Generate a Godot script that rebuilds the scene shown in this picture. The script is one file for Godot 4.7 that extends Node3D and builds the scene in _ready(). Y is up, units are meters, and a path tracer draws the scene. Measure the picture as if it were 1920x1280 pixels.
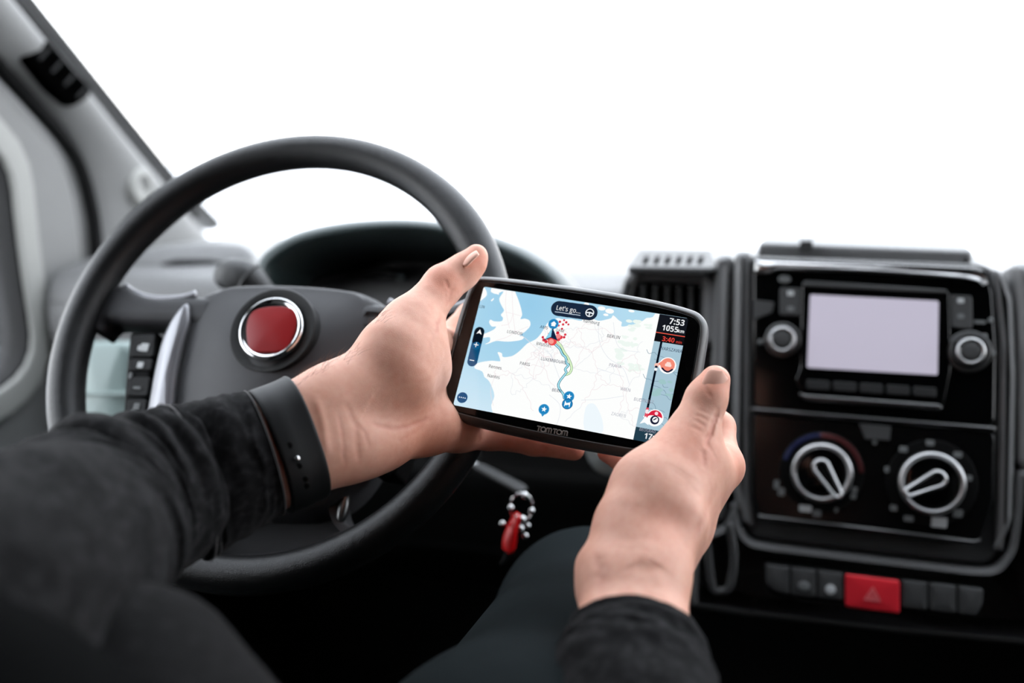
extends Node3D
# A driver holding a navigation screen in front of a van's steering wheel and dashboard; bright white daylight through the windscreen.

const FPX := 1866.67          # focal length in pixels of the 1920 x 1280 picture: a 35 mm lens on a 36 x 24 mm frame
const EDGE := [0, 1, 2, 3, 4, 5, 6, 7, 0, 2, 1, 3, 4, 6, 5, 7, 0, 4, 1, 5, 2, 6, 3, 7]
var CT: Transform3D
var M := {}

func _ready() -> void:
	# camera
	var cam := Camera3D.new()
	cam.name = "camera"
	cam.position = Vector3(0, 1.3, 0)
	cam.rotation_order = EULER_ORDER_YXZ
	cam.rotation_degrees = Vector3(-12, 13, 0)
	cam.near = 0.02
	cam.far = 200.0
	cam.keep_aspect = Camera3D.KEEP_HEIGHT
	cam.fov = rad_to_deg(2.0 * atan(640.0 / FPX))
	var att := CameraAttributesPhysical.new()
	att.frustum_focal_length = 35.0
	att.exposure_aperture = 2.4
	att.frustum_focus_distance = 0.7
	att.frustum_near = 0.02
	att.frustum_far = 200.0
	cam.attributes = att
	add_child(cam)
	CT = cam.transform
	# sky: an even white overcast
	var env := Environment.new()
	env.background_mode = Environment.BG_SKY
	var sm := ProceduralSkyMaterial.new()
	sm.sky_top_color = Color(0.93, 0.96, 1.0)
	sm.sky_horizon_color = Color(1, 1, 1)
	sm.ground_horizon_color = Color(1, 1, 1)
	sm.ground_bottom_color = Color(0.9, 0.9, 0.9)
	sm.energy_multiplier = 1.0
	var sky := Sky.new()
	sky.sky_material = sm
	env.sky = sky
	env.background_energy_multiplier = 6.0
	env.tonemap_mode = Environment.TONE_MAPPER_LINEAR
	env.tonemap_exposure = 1.0
	env.sdfgi_enabled = true
	env.ssao_enabled = true
	env.ssil_enabled = true
	var we := WorldEnvironment.new()
	we.name = "world_environment"
	we.environment = env
	add_child(we)
	make_materials()
	make_more_materials()
	make_cabin()
	make_dashboard()
	make_console()
	make_wheel()
	make_keys()
	make_sat_nav()
	make_driver()

# ---------------------------------------------------------------- measuring helpers
func P(px: float, py: float, d: float) -> Vector3:
	# the point at depth d that lies at that place of the photograph
	return CT * Vector3((px - 960.0) * d / FPX, (640.0 - py) * d / FPX, -d)

func hit(pl: Transform3D, px: float, py: float, h := 0.0) -> Vector2:
	# local x and y, on the plane z = h of that frame
	var r := CT.basis * Vector3((px - 960.0) / FPX, (640.0 - py) / FPX, -1.0)
	var inv := pl.affine_inverse()
	var o := inv * CT.origin
	var e := inv.basis * r
	var t := (h - o.z) / e.z
	return Vector2(o.x + e.x * t, o.y + e.y * t)

func hits(pl: Transform3D, pts: Array, h := 0.0) -> PackedVector2Array:
	var out := PackedVector2Array()
	for i in range(0, pts.size(), 2):
		out.append(hit(pl, pts[i], pts[i + 1], h))
	return out

func catmull(pts: PackedVector2Array, per := 5, closed := true) -> PackedVector2Array:
	var out := PackedVector2Array()
	var n := pts.size()
	for i in (n if closed else n - 1):
		var a := pts[posmod(i - 1, n)] if closed else pts[maxi(i - 1, 0)]
		var b := pts[i]
		var c := pts[(i + 1) % n]
		var d := pts[(i + 2) % n] if closed else pts[mini(i + 2, n - 1)]
		for k in per:
			out.append(b.cubic_interpolate(c, a, d, float(k) / per))
	if not closed:
		out.append(pts[n - 1])
	return out

func catmull3(pts: Array, per := 6) -> PackedVector3Array:
	var out := PackedVector3Array()
	var n := pts.size()
	for i in n - 1:
		var a: Vector3 = pts[maxi(i - 1, 0)]
		var b: Vector3 = pts[i]
		var c: Vector3 = pts[i + 1]
		var d: Vector3 = pts[mini(i + 2, n - 1)]
		for k in per:
			out.append(b.cubic_interpolate(c, a, d, float(k) / per))
	out.append(pts[n - 1])
	return out

func rounded(pts: PackedVector2Array, r: float, seg := 5) -> PackedVector2Array:
	# a polygon with its corners rounded
	var out := PackedVector2Array()
	var n := pts.size()
	for i in n:
		var p := pts[i]
		var a := pts[posmod(i - 1, n)] - p
		var b := pts[(i + 1) % n] - p
		var rr: float = minf(r, 0.48 * minf(a.length(), b.length()))
		var s := p + a.normalized() * rr
		var e := p + b.normalized() * rr
		for k in seg + 1:
			var t := float(k) / seg
			out.append(s.lerp(p, t).lerp(p.lerp(e, t), t))
	return out

func rect(w: float, h: float, r: float, at := Vector2.ZERO, seg := 5) -> PackedVector2Array:
	return rounded(PackedVector2Array([at + Vector2(-w / 2, -h / 2), at + Vector2(w / 2, -h / 2), at + Vector2(w / 2, h / 2), at + Vector2(-w / 2, h / 2)]), r, seg)

func disc(r: float, at := Vector2.ZERO, n := 40, ry := -1.0) -> PackedVector2Array:
	var out := PackedVector2Array()
	for i in n:
		out.append(at + Vector2(cos(TAU * i / n) * r, sin(TAU * i / n) * (r if ry < 0 else ry)))
	return out

func inset(p: PackedVector2Array, by: float) -> PackedVector2Array:
	# every corner moved inwards along the mean of its edges' normals
	var out := PackedVector2Array()
	var n := p.size()
	var area := 0.0
	for i in n:
		area += p[i].cross(p[(i + 1) % n])
	var s := 1.0 if area > 0 else -1.0
	for i in n:
		var a := (p[i] - p[posmod(i - 1, n)]).normalized()
		var b := (p[(i + 1) % n] - p[i]).normalized()
		var m := (a.orthogonal() + b.orthogonal()) * -s
		if m.length() < 0.05:
			m = a.orthogonal() * -s * 2.0
		m = m.normalized()
		var c := maxf(0.5, absf(m.dot(a.orthogonal())))
		out.append(p[i] + m * (by / c))
	return out

# ---------------------------------------------------------------- geometry
class Geo:
	var v := PackedVector3Array()
	var ix := PackedInt32Array()
	var uv := PackedVector2Array()
	var col := PackedColorArray()
	var from := 0

	func begin() -> void:
		from = ix.size()

	func orient() -> void:
		# outward faces run clockwise
		var c := Vector3.ZERO
		for i in range(from, ix.size()):
			c += v[ix[i]]
		c /= maxi(1, ix.size() - from)
		var vol := 0.0
		for i in range(from, ix.size(), 3):
			vol += (v[ix[i]] - c).dot((v[ix[i + 1]] - c).cross(v[ix[i + 2]] - c))
		if vol > 0.0:
			for i in range(from, ix.size(), 3):
				var t := ix[i + 1]
				ix[i + 1] = ix[i + 2]
				ix[i + 2] = t

	func grid(rows: Array, close_u := true, close_v := false, cap0 := false, cap1 := false) -> void:
		begin()
		var n: int = rows[0].size()
		var m := rows.size()
		var at := v.size()
		for j in m:
			for i in n:
				v.append(rows[j][i])
				uv.append(Vector2(float(i) / n, float(j) / m))
		for j in (m if close_v else m - 1):
			var j2 := (j + 1) % m
			for i in (n if close_u else n - 1):
				var i2 := (i + 1) % n
				var a := at + j * n + i
				var b := at + j * n + i2
				var c := at + j2 * n + i2
				var d := at + j2 * n + i
				ix.append_array([a, b, c, a, c, d])
		for which in 2:
			if (which == 0 and cap0) or (which == 1 and cap1):
				var row: PackedVector3Array = rows[0] if which == 0 else rows[m - 1]
				var mid := Vector3.ZERO
				for p in row:
					mid += p
				v.append(mid / n)
				uv.append(Vector2(0.5, 0.5))
				var base := at if which == 0 else at + (m - 1) * n
				for i in n:
					var e := [v.size() - 1, base + (i + 1) % n, base + i]
					if which == 1:
						e.reverse()
					ix.append_array(e)
		orient()

	func extrude(poly: PackedVector2Array, z0: float, z1: float, bevel := 0.0, host = null, dome := 0.0, seg := 3, rings := 6) -> void:
		# a prism whose front edge is rounded; with dome its front swells
		begin()
		var n := poly.size()
		var at := v.size()
		var rows: Array = [[poly, z0], [poly, z1 - bevel]]
		if bevel > 0.0:
			for k in range(1, seg + 1):
				var a := PI / 2 * k / seg
				rows.append([host.inset(poly, bevel * (1.0 - cos(a))), z1 - bevel + bevel * sin(a)])
		var last: PackedVector2Array = rows[-1][0]
		if dome != 0.0:
			var mid := Vector2.ZERO
			for p in last:
				mid += p
			mid /= n
			for k in range(1, rings):
				var s := 1.0 - float(k) / rings
				var q := PackedVector2Array()
				for p in last:
					q.append(mid + (p - mid) * s)
				rows.append([q, z1 + dome * (1.0 - s * s)])
		var m := rows.size()
		for r in rows:
			for p in r[0]:
				v.append(Vector3(p.x, p.y, r[1]))
				uv.append(p)
		for j in m - 1:
			for i in n:
				var i2 := (i + 1) % n
				var a := at + j * n + i
				var b := at + j * n + i2
				ix.append_array([a, b, b + n, a, b + n, a + n])
		if dome != 0.0:
			var c := Vector3.ZERO
			for i in n:
				c += v[at + (m - 1) * n + i]
			c /= n
			v.append(Vector3(c.x, c.y, z1 + dome))
			uv.append(Vector2(c.x, c.y))
			for i in n:
				ix.append_array([at + (m - 1) * n + i, at + (m - 1) * n + (i + 1) % n, v.size() - 1])
		else:
			var tri := Geometry2D.triangulate_polygon(last)
			for k in range(0, tri.size(), 3):
				var e := [tri[k], tri[k + 1], tri[k + 2]]
				if (last[e[1]] - last[e[0]]).cross(last[e[2]] - last[e[0]]) * signed(poly) < 0:
					e.reverse()
				for w in e:
					ix.append(at + (m - 1) * n + w)
		var back := Geometry2D.triangulate_polygon(poly)
		for k in range(0, back.size(), 3):
			var e := [back[k], back[k + 1], back[k + 2]]
			if (poly[e[1]] - poly[e[0]]).cross(poly[e[2]] - poly[e[0]]) * signed(poly) > 0:
				e.reverse()
			for w in e:
				ix.append(at + w)
		orient()

	func signed(p: PackedVector2Array) -> float:
		var a := 0.0
		for i in p.size():
			a += p[i].cross(p[(i + 1) % p.size()])
		return a

	func ring(outer: PackedVector2Array, inner: PackedVector2Array, z0: float, z1: float, bevel := 0.0, host = null) -> void:
		# a frame between two outlines of as many points
		var rows: Array = []
		var o2 := outer
		var i2 := inner
		if bevel > 0.0:
			o2 = host.inset(outer, bevel)
			i2 = host.inset(inner, -bevel)
		for e in [[outer, z0], [outer, z1 - bevel], [host.inset(outer, bevel * 0.3) if bevel > 0.0 else outer, z1 - bevel * 0.3], [o2, z1], [i2, z1], [host.inset(inner, -bevel * 0.3) if bevel > 0.0 else inner, z1 - bevel * 0.3], [inner, z1 - bevel], [inner, z0]]:
			var row := PackedVector3Array()
			for p in e[0]:
				row.append(Vector3(p.x, p.y, e[1]))
			rows.append(row)
		grid(rows, true, true)

	func lathe(profile: Array, n := 40, axis := Transform3D()) -> void:
		# profile of Vector2(radius, height along z)
		var rows: Array = []
		for p in profile:
			var row := PackedVector3Array()
			for i in n:
				row.append(axis * Vector3(cos(TAU * i / n) * p.x, sin(TAU * i / n) * p.x, p.y))
			rows.append(row)
		grid(rows)

	func tube(path: PackedVector3Array, radius, n := 14, closed := false, flat := 1.0, up := Vector3.UP) -> void:
		# radius: a number, or one per point; flat squeezes the section along the second axis
		var rows: Array = []
		var m := path.size()
		for j in m:
			var t := (path[(j + 1) % m] - path[posmod(j - 1, m)]) if closed else (path[mini(j + 1, m - 1)] - path[maxi(j - 1, 0)])
			t = t.normalized()
			var a := up.cross(t)
			if a.length() < 0.05:
				a = Vector3.RIGHT.cross(t)
			a = a.normalized()
			var b := t.cross(a)
			var r: float = radius[j] if radius is Array or radius is PackedFloat32Array else radius
			var row := PackedVector3Array()
			for i in n:
				row.append(path[j] + a * (cos(TAU * i / n) * r) + b * (sin(TAU * i / n) * r * flat))
			rows.append(row)
		grid(rows, true, closed, not closed, not closed)

	func sphere(c: Vector3, r: float, n := 14, sc := Vector3.ONE) -> void:
		var rows: Array = []
		for j in range(1, n):
			var a := PI * j / n
			var row := PackedVector3Array()
			for i in 2 * n:
				row.append(c + Vector3(sin(a) * cos(PI * i / n), cos(a), sin(a) * sin(PI * i / n)) * r * sc)
			rows.append(row)
		grid(rows, true, false, true, true)

	func box(lo: Vector3, hi: Vector3, bevel := 0.004) -> void:
		# a box with its twelve edges rounded off
		var c := (lo + hi) / 2
		var h := (hi - lo) / 2
		var b := minf(bevel, minf(h.x, minf(h.y, h.z)) * 0.9)
		var rows: Array = []
		for e in [[b, -h.z], [b * 0.3, -h.z + b * 0.3], [0.0, -h.z + b], [0.0, h.z - b], [b * 0.3, h.z - b * 0.3], [b, h.z]]:
			var row := PackedVector3Array()
			var x: float = h.x - e[0]
			var y: float = h.y - e[0]
			for q in [[1, 1], [-1, 1], [-1, -1], [1, -1]]:
				var s := [Vector2(x, y - b), Vector2(x - b * 0.3, y - b * 0.3), Vector2(x - b, y)]
				if q[0] * q[1] < 0:
					s.reverse()
				for w in s:
					row.append(c + Vector3(w.x * q[0], w.y * q[1], e[1]))
			rows.append(row)
		grid(rows, true, false, true, true)

	func slab(poly: PackedVector3Array, off: Vector3) -> void:
		# a plate: a polygon in space and the same moved by off
		var mid := off
		var rows: Array = [poly]
		var far := PackedVector3Array()
		for p in poly:
			far.append(p + off)
		rows.append(far)
		grid(rows, true, false, true, true)

	func moved(t: Transform3D) -> Geo:
		for i in v.size():
			v[i] = t * v[i]
		return self

	func add(o: Geo) -> void:
		var at := v.size()
		v.append_array(o.v)
		uv.append_array(o.uv)
		col.append_array(o.col)
		for i in o.ix:
			ix.append(at + i)

	func mesh() -> ArrayMesh:
		var nn := PackedVector3Array()
		nn.resize(v.size())
		for i in range(0, ix.size(), 3):
			var a := ix[i]
			var b := ix[i + 1]
			var c := ix[i + 2]
			var f := (v[c] - v[a]).cross(v[b] - v[a])
			nn[a] += f
			nn[b] += f
			nn[c] += f
		for i in nn.size():
			nn[i] = nn[i].normalized() if nn[i].length_squared() > 1e-30 else Vector3.UP
		var arr := []
		arr.resize(Mesh.ARRAY_MAX)
		arr[Mesh.ARRAY_VERTEX] = v
		arr[Mesh.ARRAY_NORMAL] = nn
		arr[Mesh.ARRAY_TEX_UV] = uv
		if col.size() == v.size():
			arr[Mesh.ARRAY_COLOR] = col
		arr[Mesh.ARRAY_INDEX] = ix
		var me := ArrayMesh.new()
		me.add_surface_from_arrays(Mesh.PRIMITIVE_TRIANGLES, arr)
		return me

# ---------------------------------------------------------------- smooth bodies from tapered capsules
func blob(bones: Array, cell: float) -> Geo:
	# bones: [a, b, radius a, radius b, blend, (cut)] ; the field of smoothly joined capsules, meshed with surface nets
	var lo := Vector3.INF
	var hi := -Vector3.INF
	for q in bones:
		if q.size() > 5:
			continue
		var r: float = maxf(q[2], q[3]) + 3.0 * cell
		for p in [q[0], q[1]]:
			lo = lo.min(p - Vector3.ONE * r)
			hi = hi.max(p + Vector3.ONE * r)
	var nx := int((hi.x - lo.x) / cell) + 2
	var ny := int((hi.y - lo.y) / cell) + 2
	var nz := int((hi.z - lo.z) / cell) + 2
	var f := PackedFloat32Array()
	f.resize(nx * ny * nz)
	f.fill(1.0)
	var sxy := nx * ny
	for q in bones:
		var a: Vector3 = q[0]
		var b: Vector3 = q[1]
		var ra: float = q[2]
		var rb: float = q[3]
		var k: float = q[4]
		var cut: bool = q.size() > 5
		var ba := b - a
		var bb := maxf(ba.length_squared(), 1e-12)
		var reach := maxf(ra, rb) + k + 3.0 * cell
		var l := (a.min(b) - Vector3.ONE * reach - lo) / cell
		var h := (a.max(b) + Vector3.ONE * reach - lo) / cell
		var x0 := maxi(0, int(l.x))
		var x1 := mini(nx - 1, int(h.x) + 1)
		for z in range(maxi(0, int(l.z)), mini(nz - 1, int(h.z) + 1) + 1):
			var pz := lo.z + z * cell - a.z
			for y in range(maxi(0, int(l.y)), mini(ny - 1, int(h.y) + 1) + 1):
				var py := lo.y + y * cell - a.y
				var o := z * sxy + y * nx
				var c0 := py * ba.y + pz * ba.z
				for x in range(x0, x1 + 1):
					var px := lo.x + x * cell - a.x
					var t := clampf((px * ba.x + c0) / bb, 0.0, 1.0)
					var ex := px - ba.x * t
					var ey := py - ba.y * t
					var ez := pz - ba.z * t
					var d := sqrt(ex * ex + ey * ey + ez * ez) - (ra + (rb - ra) * t)
					var i := o + x
					var w := f[i]
					if cut:
						var hh := maxf(k - absf(w + d), 0.0) / k
						f[i] = maxf(w, -d) + hh * hh * k * 0.25
					elif d < w + k:
						var hh := maxf(k - absf(w - d), 0.0) / k
						f[i] = minf(w, d) - hh * hh * k * 0.25
	var g := Geo.new()
	var id := PackedInt32Array()
	id.resize(nx * ny * nz)
	id.fill(-1)
	var off := [0, 1, nx, nx + 1, sxy, sxy + 1, sxy + nx, sxy + nx + 1]
	for z in nz - 1:
		for y in ny - 1:
			var o := z * sxy + y * nx
			for x in nx - 1:
				var i := o + x
				if absf(f[i]) > 2.2 * cell:
					continue
				var neg := 0
				for e in 8:
					if f[i + off[e]] < 0.0:
						neg += 1
				if neg == 0 or neg == 8:
					continue
				var s := Vector3.ZERO
				var cnt := 0
				for e in 12:
					var c0: int = EDGE[e * 2]
					var c1: int = EDGE[e * 2 + 1]
					var d0 := f[i + off[c0]]
					var d1 := f[i + off[c1]]
					if (d0 < 0.0) != (d1 < 0.0):
						var t := d0 / (d0 - d1)
						var p0 := Vector3(c0 & 1, (c0 >> 1) & 1, c0 >> 2)
						var p1 := Vector3(c1 & 1, (c1 >> 1) & 1, c1 >> 2)
						s += p0.lerp(p1, t)
						cnt += 1
				id[i] = g.v.size()
				g.v.append(lo + (Vector3(x, y, z) + s / cnt) * cell)
				g.uv.append(Vector2.ZERO)
	for z in range(1, nz - 1):
		for y in range(1, ny - 1):
			var o := z * sxy + y * nx
			for x in range(1, nx - 1):
				var i := o + x
				if id[i] < 0:
					continue
				var here := f[i] < 0.0
				for ax in 3:
					var step: int = [1, nx, sxy][ax]
					if here == (f[i + step] < 0.0):
						continue
					var s1: int = [nx, sxy, 1][ax]
					var s2: int = [sxy, 1, nx][ax]
					var a := id[i]
					var b := id[i - s1]
					var c := id[i - s1 - s2]
					var d := id[i - s2]
					if mini(mini(a, b), mini(c, d)) < 0:
						continue
					if here:
						g.ix.append_array([a, c, b, a, d, c])
					else:
						g.ix.append_array([a, b, c, a, c, d])
	return g

func relax(g: Geo, times := 2) -> void:
	# a little smoothing of a body's surface
	for k in times:
		var sum := PackedVector3Array()
		sum.resize(g.v.size())
		var cnt := PackedFloat32Array()
		cnt.resize(g.v.size())
		for i in range(0, g.ix.size(), 3):
			for e in 3:
				var a := g.ix[i + e]
				sum[a] += g.v[g.ix[i + (e + 1) % 3]] + g.v[g.ix[i + (e + 2) % 3]]
				cnt[a] += 2.0
		for i in g.v.size():
			if cnt[i] > 0.0:
				g.v[i] = g.v[i].lerp(sum[i] / cnt[i], 0.5)

# ---------------------------------------------------------------- nodes
var taken := {}

func numbered(called: String) -> String:
	var n: int = taken.get(called, -1) + 1
	taken[called] = n
	return called if n == 0 else "%s_%03d" % [called, n]

func tag(o: Node3D, label: String, category: String, group := "", kind := "") -> Node3D:
	if label:
		o.set_meta("label", label)
	if category:
		o.set_meta("category", category)
	if group:
		o.set_meta("group", group)
	if kind:
		o.set_meta("kind", kind)
	return o

func thing(called: String, at: Transform3D, label: String, category: String, group := "") -> Node3D:
	var o := Node3D.new()
	o.name = numbered(called)
	add_child(o, true)
	o.transform = at
	tag(o, label, category, group)
	return o

func obj(called: String, g, m: Material, parent: Node = null, label := "") -> MeshInstance3D:
	# one mesh under its thing (or at top level)
	var o := MeshInstance3D.new()
	o.mesh = g.mesh() if g is Geo else g
	o.material_override = m
	if parent == null:
		o.name = numbered(called)
		add_child(o, true)
	else:
		var n := 0
		var nm := called
		while parent.has_node(nm):
			n += 1
			nm = "%s_%03d" % [called, n]
		o.name = nm
		parent.add_child(o, true)
	if label:
		o.set_meta("label", label)
	return o

func piece(called: String, poly: PackedVector2Array, z0: float, z1: float, bevel: float, m: Material, parent: Node, dome := 0.0, label := "") -> MeshInstance3D:
	var g := Geo.new()
	g.extrude(poly, z0, z1, bevel, self, dome)
	return obj(called, g, m, parent, label)

func world_geo(g: Geo, o: Node3D) -> Geo:
	# geometry given in world coordinates, for a child of o
	return g.moved(o.global_transform.affine_inverse())

func lettering(called: String, said: String, at: Transform3D, height: float, m: Material, parent: Node, bold := false, align := 1, squeeze := 1.0, serif := "Droid Sans") -> MeshInstance3D:
	var f := SystemFont.new()
	f.font_names = PackedStringArray([serif])
	f.font_weight = 700 if bold else 400
	var t := TextMesh.new()
	t.text = said
	t.font = f
	t.font_size = 64
	t.pixel_size = 0.001
	t.depth = 0.001
	t.curve_step = 2.0
	t.horizontal_alignment = [HORIZONTAL_ALIGNMENT_LEFT, HORIZONTAL_ALIGNMENT_CENTER, HORIZONTAL_ALIGNMENT_RIGHT][align]
	var o := obj(called, t, m, parent)
	var k := height / 0.0457
	o.transform = at.scaled_local(Vector3(k * squeeze, k, k))
	return o

# ---------------------------------------------------------------- materials
func mat(c: Color, rough: float, metal := 0.0, spec := 0.5) -> StandardMaterial3D:
	var m := StandardMaterial3D.new()
	m.albedo_color = c
	m.roughness = rough
	m.metallic = metal
	m.metallic_specular = spec
	return m

func noise_tex(size: int, freq: float, octaves: int, sd: int, low: Color, high: Color, kind := FastNoiseLite.TYPE_SIMPLEX_SMOOTH, mids := []) -> NoiseTexture2D:
	var n := FastNoiseLite.new()
	n.noise_type = kind
	n.seed = sd
	n.frequency = freq
	n.fractal_octaves = octaves
	var t := NoiseTexture2D.new()
	t.width = size
	t.height = size
	t.seamless = true
	t.generate_mipmaps = false
	t.noise = n
	var g := Gradient.new()
	g.set_color(0, low)
	g.set_color(1, high)
	for q in mids:
		g.add_point(q[0], q[1])
	t.color_ramp = g
	return t

func bumpy(m: StandardMaterial3D, t: Texture2D, per_metre: float, depth_cm: float) -> StandardMaterial3D:
	m.uv1_triplanar = true
	m.uv1_scale = Vector3.ONE * per_metre
	m.heightmap_enabled = true
	m.heightmap_texture = t
	m.heightmap_scale = depth_cm
	return m

func make_materials() -> void:
	var grain := noise_tex(512, 0.09, 2, 3, Color.BLACK, Color.WHITE)
	M.trim = mat(Color(0.46, 0.46, 0.455), 0.6, 0.0, 0.4)          # pale grey moulded pillar and door trim
	M.trim_light = mat(Color(0.57, 0.57, 0.555), 0.6, 0.0, 0.4)
	M.frit = mat(Color(0.24, 0.24, 0.24), 0.5)
	M.rubber = mat(Color(0.035, 0.035, 0.035), 0.7, 0.0, 0.3)
	M.headliner = mat(Color(0.3, 0.3, 0.3), 0.9, 0.0, 0.2)
	M.fascia = bumpy(mat(Color(0.29, 0.29, 0.29), 0.5), grain, 60.0, 0.02)
	M.rib = mat(Color(0.42, 0.42, 0.42), 0.42)
	M.headliner_dark = mat(Color(0.09, 0.09, 0.09), 0.9, 0.0, 0.2)
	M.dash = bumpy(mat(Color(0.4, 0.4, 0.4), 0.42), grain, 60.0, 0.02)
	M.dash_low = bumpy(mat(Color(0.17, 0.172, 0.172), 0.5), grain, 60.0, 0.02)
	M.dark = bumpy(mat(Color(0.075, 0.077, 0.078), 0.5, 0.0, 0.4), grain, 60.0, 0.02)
	M.black = mat(Color(0.02, 0.02, 0.02), 0.6, 0.0, 0.25)
	M.void = mat(Color(0.008, 0.008, 0.008), 1.0, 0.0, 0.0)      # deep openings
	M.gloss = mat(Color(0.016, 0.017, 0.018), 0.14, 0.0, 0.5)
	M.hood = mat(Color(0.19, 0.235, 0.235), 0.4)
	M.chrome = mat(Color(0.86, 0.86, 0.86), 0.09, 1.0)
	M.satin = mat(Color(0.8, 0.8, 0.8), 0.34, 1.0)
	M.silver = mat(Color(0.6, 0.6, 0.615), 0.38, 0.5)
	M.icon = mat(Color(0.75, 0.76, 0.76), 0.6)
	M.icon_dim = mat(Color(0.42, 0.43, 0.43), 0.6)
	M.red_button = mat(Color(0.85, 0.15, 0.2), 0.38)
	M.red_badge = mat(Color(0.57, 0.085, 0.10), 0.36)
	M.wheel = bumpy(mat(Color(0.05, 0.051, 0.053), 0.36, 0.0, 0.45), noise_tex(512, 0.12, 2, 8, Color.BLACK, Color.WHITE, FastNoiseLite.TYPE_CELLULAR), 24.0, 0.03)
	M.hub = bumpy(mat(Color(0.225, 0.225, 0.232), 0.5, 0.0, 0.42), grain, 50.0, 0.015)
	M.glass = mat(Color(1, 1, 1, 0.04), 0.02)
	M.glass.transparency = BaseMaterial3D.TRANSPARENCY_ALPHA
	M.side_glass = mat(Color(1, 1, 1, 0.04), 0.02, 0.0, 0.12)
	M.side_glass.transparency = BaseMaterial3D.TRANSPARENCY_ALPHA
	M.ground = bumpy(mat(Color(0.9, 0.9, 0.9), 0.9, 0.0, 0.2), grain, 1.5, 0.3)

func structure(called: String, g, m: Material, label: String, category := "") -> MeshInstance3D:
	var o := obj(called, g, m)
	tag(o, label, category, "", "structure")
	return o

func boxed(lo: Vector3, hi: Vector3, b := 0.01) -> Geo:
	var g := Geo.new()
	g.box(lo, hi, b)
	return g

func polar(poly: PackedVector2Array, mid: Vector2, n: int) -> PackedVector2Array:
	# the outline met along n directions from mid
	var out := PackedVector2Array()
	for k in n:
		var d := Vector2.from_angle(TAU * k / n)
		var best := mid
		var most := 0.0
		for i in poly.size():
			var x = Geometry2D.segment_intersects_segment(mid, mid + d * 9.0, poly[i], poly[(i + 1) % poly.size()])
			if x != null and x.distance_to(mid) > most:
				most = x.distance_to(mid)
				best = x
		out.append(best)
	return out

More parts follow.
